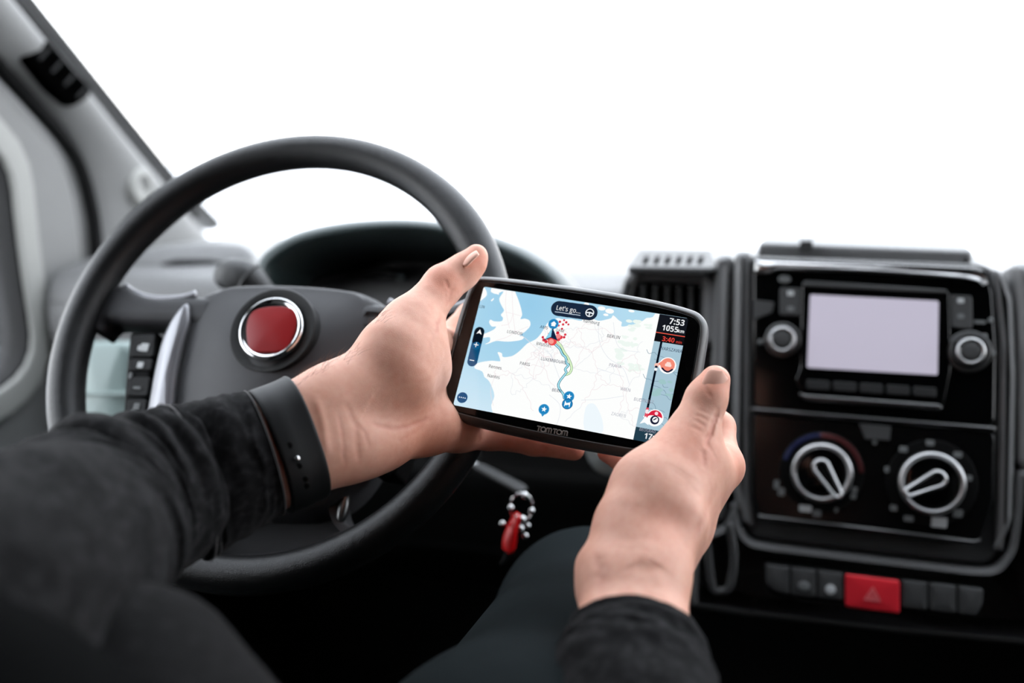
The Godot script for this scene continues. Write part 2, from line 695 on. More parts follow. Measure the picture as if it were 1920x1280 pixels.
func make_cabin() -> void:
	structure("ground", boxed(Vector3(-40, -0.95, -60), Vector3(40, -0.8, 30)), M.ground, "bright white ground outside the van seen through the windscreen", "ground")
	structure("floor", boxed(Vector3(-0.95, -0.06, -1.65), Vector3(1.15, 0.0, 1.0)), M.rubber, "dark rubber floor of the van cab below the dashboard", "floor")
	structure("ceiling", boxed(Vector3(-0.95, 1.78, -0.74), Vector3(1.15, 1.84, 1.0)), M.headliner, "pale roof lining of the van cab", "ceiling")
	structure("wall_front", boxed(Vector3(-0.95, -0.02, -1.68), Vector3(1.15, 1.1, -1.62)), M.rubber, "dark bulkhead in front of the footwell", "wall")
	# rear of the cab and the footwell
	structure("wall_rear", boxed(Vector3(-0.95, 0, 0.94), Vector3(1.15, 1.82, 1.0)), M.headliner_dark, "dark lining of the cab rear wall behind the seats", "wall")
	structure("trim_1", boxed(Vector3(-0.93, -0.02, -1.66), Vector3(-0.86, 1.08, -1.1)), M.rubber, "dark kick panel of the footwell below the pillar", "trim")
	# right side of the cab
	structure("wall_right", boxed(Vector3(1.07, 0, -1.68), Vector3(1.13, 1.08, 1.0)), M.trim, "pale grey passenger door below its window", "wall")
	structure("trim_2", boxed(Vector3(1.07, 1.68, -0.75), Vector3(1.13, 1.8, 1.0)), M.trim, "pale grey rail above the passenger window", "trim")
	structure("trim_3", boxed(Vector3(1.07, 1.05, -0.4), Vector3(1.13, 1.72, 1.0)), M.trim, "pale grey pillar behind the passenger window", "trim")
	structure("window_1", boxed(Vector3(1.095, 1.07, -1.45), Vector3(1.1, 1.7, -0.39), 0.001), M.glass, "clear side window of the passenger door", "window")
	# windscreen
	var ws := Geo.new()
	ws.slab(PackedVector3Array([Vector3(-0.9, 1.11, -1.56), Vector3(1.1, 1.11, -1.56), Vector3(1.1, 1.78, -0.68), Vector3(-0.9, 1.78, -0.68)]), Vector3(0, 0.004, -0.003))
	structure("window_2", ws, M.glass, "large raked windscreen above the dashboard with white daylight behind it", "window")

	# left wall: everything lies in the plane of the driver's door
	var W := Transform3D(Basis(Vector3(0, 0, -1), Vector3(0, 1, 0), Vector3(1, 0, 0)), Vector3(-0.87, 0, 0))
	var door := thing("door_1", W, "pale grey driver's door at left with a dark window and black rubber seal", "door")
	door.set_meta("kind", "structure")
	var win := rounded(hits(W, [24, 312, 33, 400, 45, 503, 62, 606, 66, 648, 52, 690, 21, 722, -300, 900]) + PackedVector2Array([Vector2(0.22, 1.0), Vector2(0.22, 1.66), Vector2(0.62, 1.66)]), 0.05)
	var front := hits(W, [-40, 75, 0, 128, 60, 196, 112, 256, 145, 312, 165, 385, 173, 450, 180, 600, 190, 900])
	var outer := PackedVector2Array([Vector2(-0.1, 1.74), Vector2(0.6, 1.74)]) + front + PackedVector2Array([Vector2(front[-1].x, 0.05), Vector2(-0.1, 0.05)])
	var mid := Vector2(0.55, 1.3)
	var g := Geo.new()
	g.ring(polar(outer, mid, 180), inset(polar(win, mid, 180), -0.03), -0.05, -0.012, 0.014, self)
	obj("door_panel", g, M.trim, door)
	g = Geo.new()
	g.ring(inset(polar(win, mid, 180), -0.036), polar(win, mid, 180), -0.008, 0.0, 0.004, self)
	obj("window_surround", g, M.trim_light, door)
	g = Geo.new()
	g.ring(inset(polar(win, mid, 180), -0.03), inset(polar(win, mid, 180), 0.003), -0.05, -0.006, 0.002, self)
	obj("glass_channel", g, M.rubber, door, "black rubber channel round the door glass")
	g = Geo.new()
	g.extrude(inset(polar(win, mid, 120), -0.006), -0.034, -0.03)
	obj("pane", g, M.side_glass, door)
	var seal := hits(W, [-400, -280, -30, 84, 4, 128, 60, 190, 116, 254, 152, 312, 172, 385, 181, 450, 188, 600, 198, 900], -0.012)
	var path := PackedVector3Array()
	for p in catmull(seal, 4, false):
		path.append(Vector3(p.x, p.y, -0.014))
	g = Geo.new()
	g.tube(path, 0.0105, 12, false, 1.0, Vector3(0, 0, 1))
	obj("seal", g, M.rubber, door, "black rubber door seal")
	# rear upright of the door frame and the sill under it, out of view
	structure("wall_left", boxed(Vector3(-0.95, 0, 0.08), Vector3(-0.88, 1.8, 1.0)), M.trim, "pale grey side panel behind the driver's door", "wall")
	structure("trim_4", boxed(Vector3(-0.95, 1.72, -0.7), Vector3(-0.885, 1.8, 0.1)), M.trim, "pale grey roof rail above the driver's door", "trim")

	# windscreen pillar
	var pil := thing("windscreen_pillar", W, "pale grey trimmed windscreen pillar with a black vent, between door seal and windscreen", "pillar")
	pil.set_meta("kind", "structure")
	var pa := catmull(hits(W, [-212, -305, 30, 0, 84, 68, 168, 168, 240, 258, 310, 338, 352, 384, 440, 480]), 5, false)
	var pb := catmull(hits(W, [-415, -305, -24, 86, 40, 148, 104, 218, 146, 280, 170, 345, 184, 410, 192, 560]), 5, false)
	var skin_rows: Array = []
	for i in pa.size():
		var row := PackedVector3Array()
		for e in [[0.0, -0.07], [0.0, -0.022], [0.04, -0.008], [0.12, 0.006], [0.22, 0.014], [0.34, 0.018], [0.5, 0.018], [0.68, 0.013], [0.86, 0.003], [0.96, -0.006], [1.0, -0.02], [1.0, -0.07]]:
			var q := pa[i].lerp(pb[i], e[0])
			row.append(Vector3(q.x, q.y, e[1]))
		skin_rows.append(row)
	var pt := Geo.new()
	pt.grid(skin_rows, true, false, true, true)
	obj("pillar_trim", pt, M.trim, pil)
	piece("glass_edge_band", rounded(hits(W, [-170, -305, 70, 0, 331, 326, 414, 412, 418, 424, 404, 434, 372, 404, 309, 340, 168, 168, 84, 68, 30, 0, -212, -305], -0.02), 0.004), -0.06, -0.02, 0.004, M.frit, pil)
	var path2 := PackedVector3Array()
	for p in catmull(hits(W, [-208, -305, 62, 40, 168, 170, 309, 342, 372, 408], -0.008), 4, false):
		path2.append(Vector3(p.x, p.y, -0.012))
	g = Geo.new()
	g.tube(path2, 0.005, 8, false, 1.0, Vector3(0, 0, 1))
	obj("rubber_strip", g, M.rubber, pil)
	piece("vent_recess", rounded(hits(W, [46, 108, 70, 96, 84, 74, 124, 118, 170, 166, 163, 184, 132, 202, 96, 168], 0.016), 0.008), -0.03, 0.019, 0.003, M.void, pil, 0.0, "black vent in the pillar trim")
	for k in 4:
		var a := hit(W, 66 + k * 24, 112 + k * 24, 0.014)
		var b := hit(W, 84 + k * 24, 92 + k * 24, 0.014)
		g = Geo.new()
		g.tube(PackedVector3Array([Vector3(a.x, a.y, 0.0185), Vector3(b.x, b.y, 0.0185)]), 0.0025, 8, false, 1.0, Vector3(0, 0, 1))
		obj("vent_bar", g, M.black, pil)
	var c := hit(W, 268, 350, 0.02)
	var ax := Transform3D(Basis(), Vector3(c.x, c.y, 0.008))
	g = Geo.new()
	g.lathe([Vector2(0.03, 0.0), Vector2(0.029, 0.008), Vector2(0.025, 0.013), Vector2(0.017, 0.015), Vector2(0.015, 0.010), Vector2(0.0, 0.009)], 32, ax)
	obj("fixing_cap", g, M.trim_light, pil)

	# door mirror outside the driver's window
	var mt := Transform3D(Basis(), P(-60, 500, 1.52))
	var mir := thing("door_mirror", mt, "large black door mirror outside the driver's window at the left edge", "mirror")
	g = Geo.new()
	g.box(Vector3(-0.16, -0.22, -0.12), Vector3(0.15, 0.26, 0.03), 0.05)
	obj("housing", g, M.void, mir)
	g = Geo.new()
	g.box(Vector3(-0.12, -0.185, 0.028), Vector3(0.115, -0.115, 0.034), 0.004)
	obj("lower_mirror_glass", g, mat(Color(0.42, 0.48, 0.48), 0.15, 1.0), mir)
	g = Geo.new()
	g.box(Vector3(0.1, -0.3, -0.1), Vector3(0.2, -0.16, 0.0), 0.02)
	obj("mirror_arm", g, M.black, mir)

func make_more_materials() -> void:
	M.fuse = mat(Color(0.5, 0.56, 0.55), 0.4)
	M.trim_low = mat(Color(0.62, 0.64, 0.63), 0.5)
	M.satin_dark = mat(Color(0.42, 0.42, 0.42), 0.35, 1.0)
	M.panel = mat(Color(0.022, 0.022, 0.023), 0.22, 0.0, 0.5)
	M.radio_lcd = mat(Color(0.52, 0.5, 0.55), 0.35)
	M.radio_lcd.emission_enabled = true
	M.radio_lcd.emission = Color(0.74, 0.72, 0.78)
	M.radio_lcd.emission_energy_multiplier = 0.75
	M.blue_print = mat(Color(0.04, 0.09, 0.27), 0.5)
	M.red_print = mat(Color(0.28, 0.03, 0.04), 0.5)
	M.pink_print = mat(Color(0.93, 0.5, 0.52), 0.5)
	M.red_tag = mat(Color(0.85, 0.05, 0.07), 0.35)
	M.nav_case = mat(Color(0.32, 0.32, 0.315), 0.4)
	M.nav_glass = mat(Color(0.01, 0.01, 0.011), 0.1, 0.0, 0.45)
	M.nav_print = mat(Color(0.55, 0.52, 0.5), 0.5)
	# skin: blotchy pink and tan, fine pores
	var skin := mat(Color.WHITE, 0.52, 0.0, 0.4)
	skin.albedo_texture = noise_tex(512, 0.02, 4, 11, Color(0.845, 0.615, 0.525), Color(0.885, 0.685, 0.60), FastNoiseLite.TYPE_SIMPLEX_SMOOTH, [[0.5, Color(0.865, 0.648, 0.56)]])
	skin.vertex_color_use_as_albedo = true
	skin.subsurf_scatter_enabled = true
	skin.subsurf_scatter_strength = 0.12
	bumpy(skin, noise_tex(1024, 0.16, 2, 12, Color.BLACK, Color.WHITE, FastNoiseLite.TYPE_CELLULAR), 13.0, 0.016)
	M.skin = skin
	M.nail = mat(Color(0.90, 0.69, 0.61), 0.42, 0.0, 0.35)
	M.band = mat(Color(0.045, 0.05, 0.053), 0.55, 0.0, 0.4)
	# washed black denim
	var den := mat(Color.WHITE, 0.9, 0.0, 0.15)
	den.albedo_texture = noise_tex(1024, 0.012, 5, 21, Color(0.035, 0.035, 0.037), Color(0.24, 0.235, 0.242), FastNoiseLite.TYPE_SIMPLEX_SMOOTH, [[0.45, Color(0.06, 0.059, 0.061)], [0.62, Color(0.10, 0.098, 0.102)]])
	den.vertex_color_use_as_albedo = true
	den.rim_enabled = true
	den.rim = 0.12
	bumpy(den, noise_tex(1024, 0.2, 3, 22, Color.BLACK, Color.WHITE), 9.0, 0.06)
	M.denim = den
	M.dark_cloth = mat(Color(0.035, 0.037, 0.038), 0.95, 0.0, 0.1)
	M.thread = mat(Color(0.5, 0.49, 0.49), 0.9)
	M.trousers = bumpy(mat(Color(0.105, 0.125, 0.13), 0.9, 0.0, 0.15), noise_tex(512, 0.3, 2, 23, Color.BLACK, Color.WHITE), 14.0, 0.04)
	M.hair = mat(Color(0.35, 0.22, 0.14), 0.6)

func prism_x(prof: Array, x0: float, x1: float, r: float) -> Geo:
	# a z-y outline (z grows towards the driver) carried along x
	var q := PackedVector2Array()
	for p in prof:
		q.append(Vector2(-p.x, p.y))
	var g := Geo.new()
	g.extrude(rounded(q, r), 0.0, x1 - x0, 0.004, self)
	return g.moved(Transform3D(Basis(Vector3(0, 0, -1), Vector3(0, 1, 0), Vector3(1, 0, 0)), Vector3(x0, 0, 0)))

func make_dashboard() -> void:
	var d := thing("dashboard", Transform3D(), "long dark grey dashboard under the windscreen, bright on its top", "dashboard")
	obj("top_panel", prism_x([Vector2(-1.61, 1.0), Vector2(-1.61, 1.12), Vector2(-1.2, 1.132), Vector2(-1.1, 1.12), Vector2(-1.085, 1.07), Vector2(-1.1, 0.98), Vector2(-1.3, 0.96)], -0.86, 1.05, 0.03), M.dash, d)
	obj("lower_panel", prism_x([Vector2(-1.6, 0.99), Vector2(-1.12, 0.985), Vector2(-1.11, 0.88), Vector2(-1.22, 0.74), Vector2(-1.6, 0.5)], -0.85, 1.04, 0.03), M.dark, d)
	# left end: corner pod with a demister slot and a round side vent
	var S := Transform3D(Basis.looking_at(Vector3(-0.25, -0.62, -0.85)), P(350, 505, 1.30))
	var pod := rounded(hits(S, [228, 470, 300, 452, 400, 446, 476, 452, 484, 560, 430, 600, 235, 600]), 0.03)
	piece("corner_pod", pod, -0.16, 0.0, 0.014, M.dash, d, 0.006)
	piece("demister_slot", rounded(hits(S, [300, 497, 330, 488, 395, 488, 420, 494, 395, 499, 330, 500], 0.004), 0.004), 0.0, 0.0075, 0.001, M.rubber, d, 0.0, "dark demister slot")
	var hole := hits(S, [252, 516, 290, 508, 340, 516, 372, 538, 350, 560, 262, 560], 0.004)
	piece("side_vent", catmull(hole, 4), 0.0, 0.0085, 0.002, M.black, d, 0.0, "dark oval side vent")
	piece("vent_louvre", rounded(hits(S, [270, 528, 318, 526, 336, 537, 276, 538], 0.01), 0.004), 0.006, 0.0115, 0.002, M.satin, d)
	# grey-green fuse cover seen through the gap of the wheel
	var Fu := Transform3D(Basis.looking_at(Vector3(-0.1, -0.2, -1)), P(200, 720, 1.12))
	piece("fuse_cover", rounded(hits(Fu, [150, 640, 236, 640, 240, 850, 150, 850]), 0.012), -0.05, 0.0, 0.006, M.fuse, d, 0.004, "pale grey-green cover left of the steering column")
	piece("fuse_cover_lip", rounded(hits(Fu, [150, 735, 238, 735, 238, 741, 150, 741], 0.006), 0.002), 0.0, 0.0062, 0.001, M.fuse, d)
	# knee bolster edge under the right hand's fingers
	var Kb := Transform3D(Basis.looking_at(Vector3(0, -0.35, -1)), P(1130, 870, 1.0))
	piece("column_trim", rounded(hits(Kb, [1085, 820, 1170, 820, 1180, 888, 1150, 894, 1122, 890, 1104, 872]), 0.008), -0.06, 0.0, 0.008, M.trim_low, d, 0.004)
	# open pocket left of the switch panel
	var Po := Transform3D(Basis.looking_at(Vector3(0, -0.2, -1)), P(1350, 1050, 0.96))
	var pocket := hits(Po, [1318, 940, 1326, 1020, 1336, 1098, 1350, 1108, 1368, 1098, 1376, 1040, 1366, 980])
	var path := PackedVector3Array()
	for p in catmull(pocket, 5, false):
		path.append(Vector3(p.x, p.y, 0.0))
	var g := Geo.new()
	g.tube(path, 0.0042, 10, false, 1.0, Vector3(0, 0, 1))
	obj("pocket_lip", g.moved(Po), M.dash_low, d)
	for o in d.get_children():
		if o.name in [&"corner_pod", &"demister_slot", &"side_vent", &"vent_louvre"]:
			o.transform = S
		elif String(o.name).begins_with("fuse"):
			o.transform = Fu
		elif o.name == &"column_trim":
			o.transform = Kb

	# instrument cluster: arched hood over a black hollow with two dials
	var I := Transform3D(Basis(Vector3.RIGHT, deg_to_rad(-14)), P(765, 560, 1.07))
	var ic := thing("instrument_cluster", I, "black instrument cluster under a dark arched hood behind the steering wheel", "instruments")
	var arch := catmull(hits(I, [452, 560, 466, 480, 520, 432, 600, 408, 710, 398, 820, 405, 930, 436, 1000, 468, 1052, 510, 1082, 560]), 6, false)
	var rows: Array = []
	var n := arch.size()
	for i in n:
		var p := arch[i]
		var t := (arch[mini(i + 1, n - 1)] - arch[maxi(i - 1, 0)]).normalized()
		var w := t.orthogonal()      # outwards
		if w.y < 0:
			w = -w
		var lip: float = lerpf(0.029, 0.017, smoothstep(0.0, 0.6, float(i) / n))
		var row := PackedVector3Array()
		var sink := Vector2(0, -1)
		for e in [[-0.012, -0.34, 0.5], [0.0, -0.16, 0.12], [0.0, -0.05, 0.0], [-lip * 0.06, -0.032, 0.0], [-lip * 0.22, -0.016, 0.0], [-lip * 0.46, -0.005, 0.0], [-lip * 0.74, 0.0, 0.0], [-lip * 0.92, -0.003, 0.0], [-lip, -0.010, 0.0], [-lip - 0.002, -0.03, 0.0], [-lip - 0.006, -0.09, 0.0], [-lip - 0.008, -0.2, 0.0]]:
			var q: Vector2 = p + w * e[0] + sink * (p.y + 0.02) * e[2]
			row.append(Vector3(q.x, q.y, e[1]))
		rows.append(row)
	g = Geo.new()
	g.grid(rows, true, false)
	obj("hood", g, M.hood, ic, "dark arched hood")
	piece("face_plate", inset(rounded(PackedVector2Array(arch), 0.001), 0.02), -0.16, -0.13, 0.002, M.black, ic)
	for s in [-0.075, 0.07]:
		g = Geo.new()
		g.lathe([Vector2(0.058, 0.0), Vector2(0.058, 0.008), Vector2(0.054, 0.008), Vector2(0.053, 0.002), Vector2(0.0, 0.002)], 40, Transform3D(Basis(), Vector3(s - 0.01, -0.012, -0.131)))
		var dial := obj("dial", g, M.dark, ic)
		g = Geo.new()
		g.box(Vector3(s - 0.012, -0.012, -0.127), Vector3(s - 0.008, 0.03, -0.125), 0.0008)
		obj("needle", g, M.icon_dim, dial)
	g = Geo.new()
	g.box(Vector3(-0.055, -0.05, -0.13), Vector3(-0.045, 0.04, -0.118), 0.003)
	obj("divider", g, M.hood, ic)

	# stalk behind the wheel on the left
	var st := thing("column_stalk", Transform3D(), "dark grey control stalk behind the wheel, left of the instrument hood", "lever")
	g = Geo.new()
	g.tube(catmull3([P(530, 590, 0.99), P(492, 545, 0.985), P(462, 520, 0.985), P(432, 516, 0.99), P(408, 530, 0.995)], 5), PackedFloat32Array([0.009, 0.009, 0.01, 0.01, 0.011, 0.012, 0.013, 0.014, 0.015, 0.016, 0.0165, 0.017, 0.017, 0.017, 0.017, 0.016, 0.015, 0.013, 0.011, 0.008, 0.003]), 16)
	obj("lever", g, M.dash_low, st)
	g = Geo.new()
	g.tube(PackedVector3Array([P(470, 524, 0.984), P(464, 520, 0.984)]), 0.0165, 16)
	obj("collar", g, M.dash_low, st)

	# steering column under the wheel
	var co := thing("steering_column", Transform3D(), "black steering column shroud behind the wheel hub", "column")
	g = Geo.new()
	g.tube(catmull3([P(520, 660, 0.9), P(560, 700, 1.0), P(620, 760, 1.15)], 5), 0.062, 24)
	obj("shroud", g, M.black, co)

	# centre air vent
	var V := Transform3D(stack_basis(), P(1262, 520, 1.04))
	var av := thing("air_vent", V, "dark grey centre air vent with upright slats, above the navigation screen", "vent")
	var vo := rounded(hits(V, [1140, 660, 1152, 560, 1170, 512, 1196, 494, 1330, 498, 1342, 520, 1338, 660]), 0.010, 4)
	var vi := rounded(hits(V, [1184, 640, 1186, 600, 1188, 560, 1192, 526, 1326, 532, 1325, 560, 1324, 640]), 0.006, 4)
	var vm := hit(V, 1258, 580)
	var g2 := Geo.new()
	g2.ring(polar(vo, vm, 120), polar(vi, vm, 120), -0.11, 0.0, 0.012, self)
	obj("vent_housing", g2, M.dash, av)
	piece("vent_mouth", vo, -0.1, -0.032, 0.002, M.void, av)
	for k in 6:
		var x := 1200.0 + k * 22.5
		piece("slat", rounded(hits(V, [x, 532, x + 8, 532, x + 6, 656, x - 2, 656], 0.003), 0.001), -0.028, -0.003, 0.001, M.dash_low, av)
	var T := Transform3D(stack_basis() * Basis(Vector3.RIGHT, deg_to_rad(-76)), P(1262, 488, 1.075))
	var top := Geo.new()
	top.extrude(rounded(hits(T, [1176, 500, 1198, 466, 1334, 466, 1345, 502]), 0.012), -0.007, 0.0, 0.003, self)
	var tv := obj("vent_top", top, M.dash_low, av)
	tv.transform = V.affine_inverse() * T
	for k in 6:
		var x := 1204.0 + k * 20.5
		var slot := piece("vent_slot", rounded(hits(T, [x, 494, x + 9, 494, x + 14, 480, x + 5, 480], 0.0008), 0.0015), -0.002, 0.0009, 0.0002, M.void, av)
		slot.transform = V.affine_inverse() * T

func stack_basis() -> Basis:
	# the centre console: turned a little to the driver and leaning back
	var a := deg_to_rad(3.6)
	var t := deg_to_rad(14)
	var x := Vector3(cos(a), 0, sin(a))
	var z := Vector3(-sin(a) * cos(t), sin(t), cos(a) * cos(t))
	return Basis(x, z.cross(x), z)

func teardrop(a: Vector2, b: Vector2, ra: float, rb: float, n := 12) -> PackedVector2Array:
	# a round end at a, narrowing to b
	var out := PackedVector2Array()
	var d := (b - a).angle()
	for k in n + 1:
		out.append(a + Vector2.from_angle(d + PI / 2 + PI * k / n) * ra)
	for k in n + 1:
		out.append(b + Vector2.from_angle(d - PI / 2 + PI * k / n) * rb)
	return out

func make_console() -> void:
	var S := Transform3D(stack_basis(), P(1640, 720, 0.97))
	var con := thing("centre_console", S, "dark grey centre console surround framing the radio and heater controls", "console")
	piece("console_body", rounded(hits(S, [1392, 476, 1850, 492, 1890, 520, 1908, 700, 1904, 900, 1890, 1020, 1862, 1066, 1402, 1014, 1380, 940, 1388, 700]), 0.012), -0.085, -0.006, 0.006, M.dash_low, con)
	piece("side_rib", rounded(hits(S, [1338, 474, 1374, 472, 1366, 700, 1362, 985, 1300, 985, 1330, 700], -0.004), 0.012), -0.14, -0.004, 0.014, M.rib, con)
	piece("side_rib", rounded(hits(S, [1376, 470, 1410, 468, 1410, 940, 1416, 990, 1390, 985, 1370, 900, 1372, 700], 0.002), 0.008), -0.14, 0.002, 0.008, M.rib, con)
	piece("side_rib", rounded(hits(S, [1858, 500, 1884, 510, 1902, 560, 1908, 700, 1902, 980, 1868, 1040, 1872, 800, 1874, 640], 0.002), 0.006), -0.14, 0.002, 0.006, M.rib, con)
	piece("side_rib", rounded(hits(S, [1896, 490, 1960, 492, 1960, 900, 1908, 880, 1906, 640, 1902, 560], 0.004), 0.010), -0.14, 0.004, 0.014, M.rib, con)
	# lower fascia with a lip that follows the climate panel
	piece("lower_fascia", rounded(hits(S, [1296, 1140, 1300, 1010, 1360, 985, 1378, 930, 1388, 985, 1404, 1013, 1440, 1020, 1640, 1044, 1830, 1066, 1868, 1066, 1894, 1030, 1904, 960, 1908, 880, 1970, 880, 1970, 1215, 1700, 1190, 1400, 1156], 0.004), 0.008), -0.1, 0.004, 0.006, M.fascia, con)
	# tray with a lid on the top
	var L := Transform3D(stack_basis() * Basis(Vector3.RIGHT, deg_to_rad(-72)), P(1620, 466, 1.05))
	var lid := thing("document_tray", L, "dark lidded tray on top of the console under the windscreen", "tray")
	piece("tray_lid", rounded(hits(L, [1419, 466, 1436, 449, 1800, 460, 1826, 482]), 0.01), -0.012, 0.006, 0.004, M.dash, lid)
	piece("tray_base", rounded(hits(L, [1404, 482, 1424, 452, 1812, 464, 1862, 504], -0.01), 0.012), -0.09, -0.01, 0.006, M.dash, lid)
	piece("tray_clip", rounded(hits(L, [1500, 452, 1524, 452, 1524, 447, 1500, 447], 0.012), 0.001), 0.0, 0.012, 0.001, M.dash_low, lid)

	# ---- radio
	var radio := thing("car_radio", S, "glossy black car radio with a blank pale screen and two chrome-ringed knobs", "radio")
	piece("bezel", rounded(hits(S, [1411, 486, 1832, 508, 1860, 534, 1868, 640, 1867, 803, 1411, 766], 0.006), 0.01), -0.006, 0.006, 0.003, M.gloss, radio)
	piece("top_moulding", rounded(hits(S, [1410, 480, 1838, 500, 1856, 520, 1840, 522, 1816, 516, 1450, 498, 1412, 500], 0.010), 0.004), -0.01, 0.011, 0.006, M.gloss, radio)
	piece("bright_strip", rounded(hits(S, [1413, 485, 1440, 487, 1640, 495, 1800, 507, 1838, 515, 1856, 530, 1848, 532, 1832, 524, 1800, 521, 1640, 511, 1456, 505, 1442, 512, 1413, 512], 0.012), 0.003), 0.0, 0.0135, 0.006, M.satin, radio)
	var glow := AreaLight3D.new()
	glow.name = "screen_light"
	glow.area_size = Vector2(0.12, 0.068)
	glow.area_normalize_energy = false
	glow.light_energy = 0.12
	glow.light_color = Color(0.93, 0.9, 1.0)
	glow.shadow_enabled = true
	glow.area_range = 5.0
	radio.add_child(glow)
	var gc := hit(S, 1638, 628, 0.011)
	glow.transform = Transform3D(Basis(Vector3.UP, PI), Vector3(gc.x, gc.y, 0.0125))
	var surround := rounded(hits(S, [1503, 524, 1780, 541, 1784, 690, 1769, 768, 1512, 750, 1489, 714, 1500, 690], 0.010), 0.006)
	piece("screen_surround", surround, 0.0, 0.010, 0.002, M.gloss, radio)
	piece("top_bar", rounded(hits(S, [1505, 528, 1776, 543, 1776, 550, 1504, 536], 0.0115), 0.001), 0.0, 0.0118, 0.001, M.dash_low, radio)
	var lcd := rounded(hits(S, [1519, 552, 1760, 564, 1758, 703, 1513, 689], 0.0106), 0.002)
	piece("screen", lcd, 0.008, 0.0108, 0.0002, M.radio_lcd, radio, 0.0, "blank pale lilac screen")
	piece("trim_bar", rounded(hits(S, [1496, 734, 1508, 739, 1760, 757, 1768, 762, 1766, 768, 1514, 752, 1502, 747], 0.012), 0.003), 0.0, 0.012, 0.002, M.satin_dark, radio)
	for k in 5:
		var x := 1512.0 + k * 50
		var y := 711.0 + k * 3.2
		piece("preset_button", rounded(hits(S, [x, y, x + 44, y + 3, x + 44, y + 21, x, y + 18], 0.0115), 0.002), 0.0, 0.0118, 0.001, M.dark, radio)
	for q in [[1462, 538, 1502, 540, 1501, 592, 1461, 590], [1781, 552, 1823, 554, 1824, 617, 1784, 614]]:
		var r := piece("rocker", rounded(hits(S, q, 0.0095), 0.003), 0.0, 0.0095, 0.0015, M.dash_low, radio)
		var x: float = q[0] + 20
		for y in [q[1] + 11, q[1] + 40]:
			piece("symbol", rounded(hits(S, [x - 6, y - 4, x + 6, y - 4, x + 7, y + 5, x - 6, y + 5], 0.0097), 0.0015), 0.009, 0.0098, 0.0, M.icon if y < q[1] + 20 else M.icon_dim, r)
	piece("eject_button", disc(0.0062, hit(S, 1471, 523, 0.009), 20, 0.0038), 0.0, 0.009, 0.001, M.icon_dim, radio)
	piece("card_slot", rounded(hits(S, [1412, 562, 1452, 566, 1448, 586, 1412, 600], 0.0075), 0.002), 0.0, 0.0075, 0.001, M.dash_low, radio)
	piece("label_mark", rounded(hits(S, [1826, 600, 1848, 601, 1848, 607, 1826, 606], 0.0072), 0.001), 0.005, 0.0072, 0.0, M.icon_dim, radio)
	for q in [[1858, 600], [1846, 630], [1862, 662], [1426, 641]]:
		piece("label_mark", disc(0.0026, hit(S, q[0], q[1], 0.0072), 14), 0.005, 0.0072, 0.0, M.icon_dim, radio)
	for q in [[1467, 637, 17.5], [1817, 659, 20.0]]:
		var c := hit(S, q[0], q[1], 0.008)
		var kb := Node3D.new()
		kb.name = "knob" if q[0] < 1600 else "knob_001"
		radio.add_child(kb)
		kb.position = Vector3(c.x, c.y, 0.006)
		var R: float = q[2] * 0.001
		var g := Geo.new()
		g.lathe([Vector2(R, 0), Vector2(R, 0.003), Vector2(R - 0.001, 0.004), Vector2(R - 0.004, 0.0042), Vector2(R - 0.005, 0.001)], 40)
		obj("collar", g, M.satin_dark, kb)
		g = Geo.new()
		g.lathe([Vector2(0.0135, 0), Vector2(0.013, 0.013), Vector2(0.0122, 0.0145), Vector2(0.0105, 0.015), Vector2(0.0095, 0.0135)], 40)
		obj("grip_ring", g, M.satin, kb)
		g = Geo.new()
		g.lathe([Vector2(0.0097, 0.01), Vector2(0.0094, 0.0142), Vector2(0.006, 0.0148), Vector2(0.0, 0.015)], 36)
		obj("cap", g, M.dash_low, kb)

	# ---- heater controls
	var cl := thing("climate_panel", S, "glossy black heater control panel below the radio with two round silver-ringed knobs", "control panel")
	piece("panel", rounded(hits(S, [1411, 774, 1866, 811, 1864, 940, 1838, 1014, 1426, 966, 1411, 930], 0.006), 0.006), -0.006, 0.006, 0.002, M.panel, cl)
	piece("divider", rounded(hits(S, [1408, 764, 1868, 800, 1868, 809, 1408, 773], 0.0085), 0.001), 0.0, 0.0085, 0.0015, M.satin_dark, cl)
	piece("bottom_trim", rounded(hits(S, [1420, 965, 1640, 990, 1826, 1013, 1840, 1010, 1838, 1019, 1824, 1022, 1640, 998, 1424, 973], 0.0085), 0.001), 0.0, 0.0085, 0.0015, M.satin_dark, cl)
	var lamp := piece("indicator_lamp", rounded(hits(S, [1611, 794, 1671, 799, 1668, 826, 1622, 823], 0.0078), 0.001), 0.0, 0.0078, 0.0008, M.dash_low, cl)
	piece("symbol", disc(0.0022, hit(S, 1640, 829, 0.0064), 12), 0.006, 0.0066, 0.0, M.icon_dim, lamp)
	var spec := [[1541, 886, Vector2(1540, 876), Vector2(1571, 926), 29.0], [1748, 906, Vector2(1758, 898), Vector2(1704, 922), 30.0]]
	for k in 2:
		var q = spec[k]
		var c := hit(S, q[0], q[1], 0.014)
		var kb := Node3D.new()
		kb.name = "dial_knob" if k == 0 else "dial_knob_001"
		cl.add_child(kb)
		kb.position = Vector3(c.x, c.y, 0.006)
		var R: float = q[4] * 0.001
		var g := Geo.new()
		g.lathe([Vector2(R * 1.36, 0), Vector2(R * 1.36, 0.001), Vector2(R * 1.33, 0.002), Vector2(R, 0.002)], 56)
		obj("scale_plate", g, M.black, kb)
		g = Geo.new()
		g.lathe([Vector2(R, 0), Vector2(R, 0.006), Vector2(R - 0.001, 0.0085), Vector2(R - 0.003, 0.0095), Vector2(R - 0.0048, 0.0085), Vector2(R - 0.0056, 0.006), Vector2(R - 0.0056, 0.0)], 56)
		obj("knob_ring", g, M.satin, kb)
		g = Geo.new()
